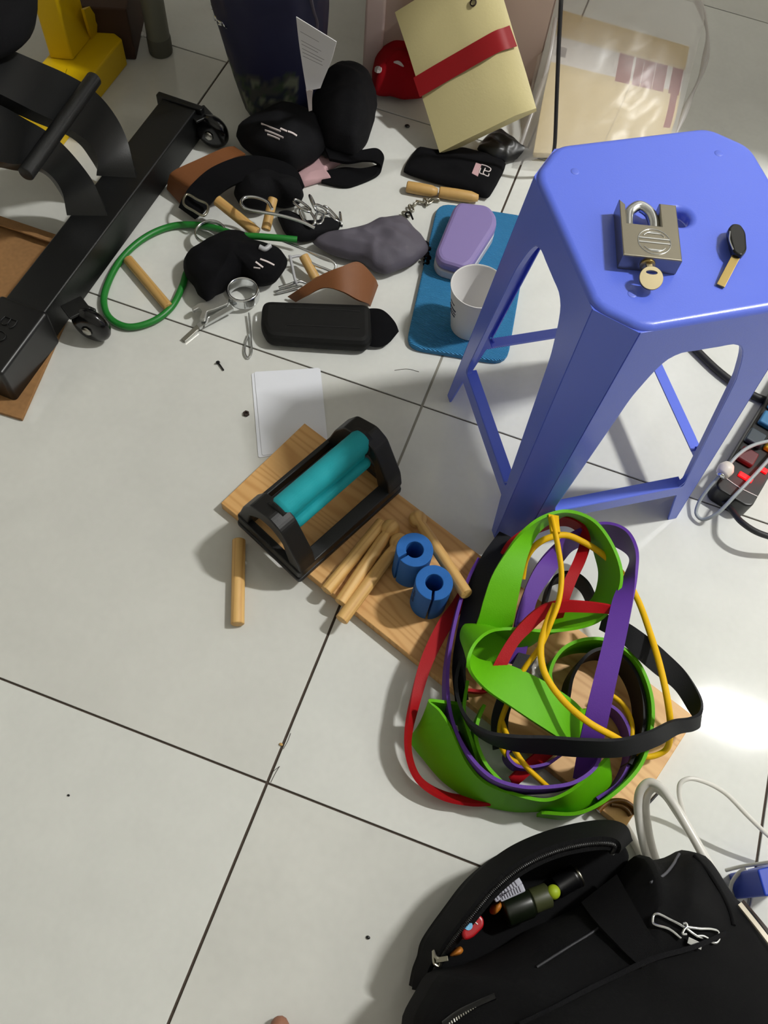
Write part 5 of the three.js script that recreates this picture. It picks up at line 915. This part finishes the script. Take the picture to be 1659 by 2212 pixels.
{ // things inside the open bag, resting on the lining
  const h = 0.07;
  const r = thing('red_packet', 'red sachet with a blue dot and white panel inside the open bag', 'sachet');
  const b = part(r, 'sachet', slab([[997, 2014], [1006, 1994], [1030, 1969], [1046, 1984], [1046, 2002], [1022, 2026], [1004, 2032]], h + 0.052, h, 0.003, 0.004), mat(0xa30b18, 0.35));
  const dot = Array.from({ length: 12 }, (_, i) => hit(b, 1012 + 9 * Math.cos(i * 0.5236), 2000 + 10 * Math.sin(i * 0.5236), 0.0006)).filter(Boolean); if (dot.length > 8) part(r, 'blue_dot', fan(dot, 0.0005), mat(0x6fb0d8, 0.5), 'light blue dot');
  const wp = [[1024, 1978], [1030, 1972], [1041, 1986], [1036, 1993]].map(q => hit(b, q[0], q[1], 0.0006)); if (wp.every(Boolean)) part(r, 'white_panel', ribbonV([wp[0], wp[3]], [wp[1], wp[2]], 0.0006, { seg: 2 }), M.white, 'white printed panel');
  const tx = [[1018, 1985], [1024, 1990], [1032, 1997]].map(q => hit(b, q[0], q[1], 0.0006)).filter(Boolean); if (tx.length > 1) part(r, 'lettering', sweep(tx, 0.0006, { rad: 5 }), M.white, 'white lettering');
  for (const [c, l] of [[[[1062, 1968], [1066, 1954], [1078, 1946], [1082, 1958], [1074, 1972], [1066, 1976]], 'orange scrap beside the white strips inside the bag'], [[[972, 2064], [982, 2050], [994, 2044], [1000, 2052], [994, 2062], [980, 2066]], 'orange scrap at the zip end inside the bag']])
    single('orange_scrap', pillow(c, h + 0.03, h + 0.04, h, { amp: 0.002, m: 32, n: 8 }), mat(0xb06a1e, 0.5), l, 'wrapper', 'orange scraps in the bag');
  for (const [a, c, l] of [[[1066, 1942], [1124, 1900], 'upper of two pale ribbed strips inside the bag'], [[1078, 1940], [1132, 1916], 'lower of two pale ribbed strips inside the bag']]) {
    const A = P(a[0], a[1], h + 0.048), B = P(c[0], c[1], h + 0.048), g = thing('plastic_strip', l, 'strip', 'pale strips in the bag');
    part(g, 'strip', beam(A, B, 0.009, 0.004, { bevel: 0.0018 }), mat(0xa9a9b6, 0.4));
    for (let i = 1; i < 9; i++) { const q = A.clone().lerp(B, i / 10), d = B.clone().sub(A).normalize(), s = V(-d.z, 0, d.x); part(g, 'ridge', beam(q.clone().addScaledVector(s, -0.003).setY(q.y + 0.002), q.clone().addScaledVector(s, 0.003).setY(q.y + 0.002), 0.0012, 0.0012, { bevel: 0.0003 }), M.greyNylon); }
  }
  const bt = thing('green_bottle', 'dark green bottle with a pale olive collar inside the bag', 'bottle'), A = P(1085, 1972, h + 0.022), B = P(1188, 1932, h + 0.022), d = B.clone().sub(A), Lb = d.length();
  part(bt, 'bottle_body', lathe(A, d, [[0, 0], [0.014, 0.001], [0.016, 0.004], [0.016, Lb * 0.55], [0.012, Lb * 0.62], [0, Lb * 0.62]], 28), mat(0x10160b, 0.3));
  part(bt, 'bottle_collar', lathe(A.clone().addScaledVector(d, 0.6), d, [[0, 0], [0.0125, 0], [0.013, 0.002], [0.013, Lb * 0.36], [0.011, Lb * 0.38], [0, Lb * 0.38]], 28), mat(0x3c4024, 0.45), 'pale olive collar');
  const tn = P(1195, 1927, h + 0.03);
  single('lime_ball', new THREE.SphereGeometry(0.0078, 24, 16).translate(tn.x, tn.y, tn.z), mat(0x9fb31c, 0.55), 'small lime green ball inside the bag', 'ball');
  const fl = thing('black_torch', 'small black torch with a pale ring lying deep inside the bag', 'torch'), fa = P(1200, 1920, h + 0.012), fb = P(1246, 1890, h + 0.012), fd = fb.clone().sub(fa), fL = fd.length();
  part(fl, 'torch_body', lathe(fa, fd, [[0, 0], [0.011, 0], [0.0115, 0.002], [0.0115, fL * 0.7], [0.013, fL * 0.8], [0.013, fL], [0, fL]], 24), M.blackPlastic);
  part(fl, 'torch_ring', lathe(fb.clone().addScaledVector(fd, -0.05), fd, [[0.0128, 0], [0.0136, 0.0005], [0.0136, 0.002], [0.0128, 0.0025]], 28), M.nickel);
}
// ---------------------------------------------------------------- the photographer's foot, its big toe at the bottom edge
{
  const toe = P(604, 2217, 0.014), f = V(0.372, 0, 0.928), s = V(0.928, 0, -0.372);          // f from toe to heel, s towards the little toe
  const J = (u, v, y) => toe.clone().addScaledVector(f, u).addScaledVector(s, v).setY(y);
  const bones = [[J(0.0, 0, .0125), .0105, J(0.03, 0.0, .0135), .0115], [J(0.03, 0, .0135), .0115, J(0.07, 0.004, .02), .017]];
  [[0.014, 0.022, .0075], [0.020, 0.038, .0072], [0.030, 0.052, .0068], [0.040, 0.064, .0065]].forEach(([u, v, r]) => bones.push([J(u, v, r + .001), r, J(u + 0.028, v - 0.001, r + .006), r * 1.05], [J(u + 0.028, v - 0.001, r + .006), r * 1.05, J(0.085, v * 0.85, .018), .014]));
  bones.push([J(0.07, 0.008, .02), .018, J(0.15, 0.012, .035), .026], [J(0.085, 0.045, .018), .016, J(0.16, 0.04, .024), .02], [J(0.15, 0.018, .035), .027, J(0.20, 0.022, .05), .03], [J(0.16, 0.03, .026), .022, J(0.225, 0.024, .028), .027], [J(0.20, 0.022, .055), .031, J(0.205, 0.022, .14), .033], [J(0.205, 0.022, .14), .033, J(0.21, 0.022, .30), .046]);
  const N = 72, mc = new MarchingCubes(N, M.white, false, false, 120000), c = J(0.11, 0.028, 0.155), S = 0.175;
  const seg = (p, b) => { const [a, ra, e, rb] = b, d = e.clone().sub(a), t = Math.max(0, Math.min(1, p.clone().sub(a).dot(d) / d.lengthSq())); return p.distanceTo(a.clone().addScaledVector(d, t)) - (ra + (rb - ra) * t); };
  const step = 2 / N;
  for (let z = 0; z < N; z++) for (let y = 0; y < N; y++) for (let x = 0; x < N; x++) {
    const p = V(c.x + S * (-1 + x * step), c.y + S * (-1 + y * step), c.z + S * (-1 + z * step)); let e = 0; for (const b of bones) e += Math.exp(-seg(p, b) / 0.0035);
    let dd = -0.0035 * Math.log(Math.max(e, 1e-30)); dd = Math.max(dd, 0.0008 - p.y); mc.field[x + y * N + z * N * N] = -dd;
  }
  mc.isolation = 0; mc.update();
  const n = mc.count, pos = new Float32Array(mc.positionArray.slice(0, n * 3)), nor = new Float32Array(mc.normalArray.slice(0, n * 3));
  for (let i = 0; i < n; i++) { pos[i * 3] = c.x + S * pos[i * 3]; pos[i * 3 + 1] = c.y + S * pos[i * 3 + 1]; pos[i * 3 + 2] = c.z + S * pos[i * 3 + 2]; }
  const g = new THREE.BufferGeometry(); g.setAttribute('position', new THREE.BufferAttribute(pos, 3)); g.setAttribute('normal', new THREE.BufferAttribute(nor, 3));
  const t = thing('person', 'tip of a bare big toe at the bottom edge of the floor', 'person');
  part(t, 'bare_foot', boxUV(g), mat(0x9b6a52, 0.55, { bumpMap: rep(grainTex, 0.012), bumpScale: 0.0002 }));
  part(t, 'toenail', new THREE.SphereGeometry(0.0068, 16, 10).scale(1, 0.35, 1.2).translate(...J(0.006, 0, 0.0225).toArray()), mat(0xc79a86, 0.35));
}
// ---------------------------------------------------------------- each thing stands at its own base point
for (const t of tops) {
  const b = new THREE.Box3().setFromObject(t), c = V((b.min.x + b.max.x) / 2, b.min.y, (b.min.z + b.max.z) / 2);
  if (t.isMesh) t.geometry.translate(-c.x, -c.y, -c.z); else for (const k of t.children) k.position.sub(c);
  t.position.copy(c);
}
renderer.render(scene, camera);
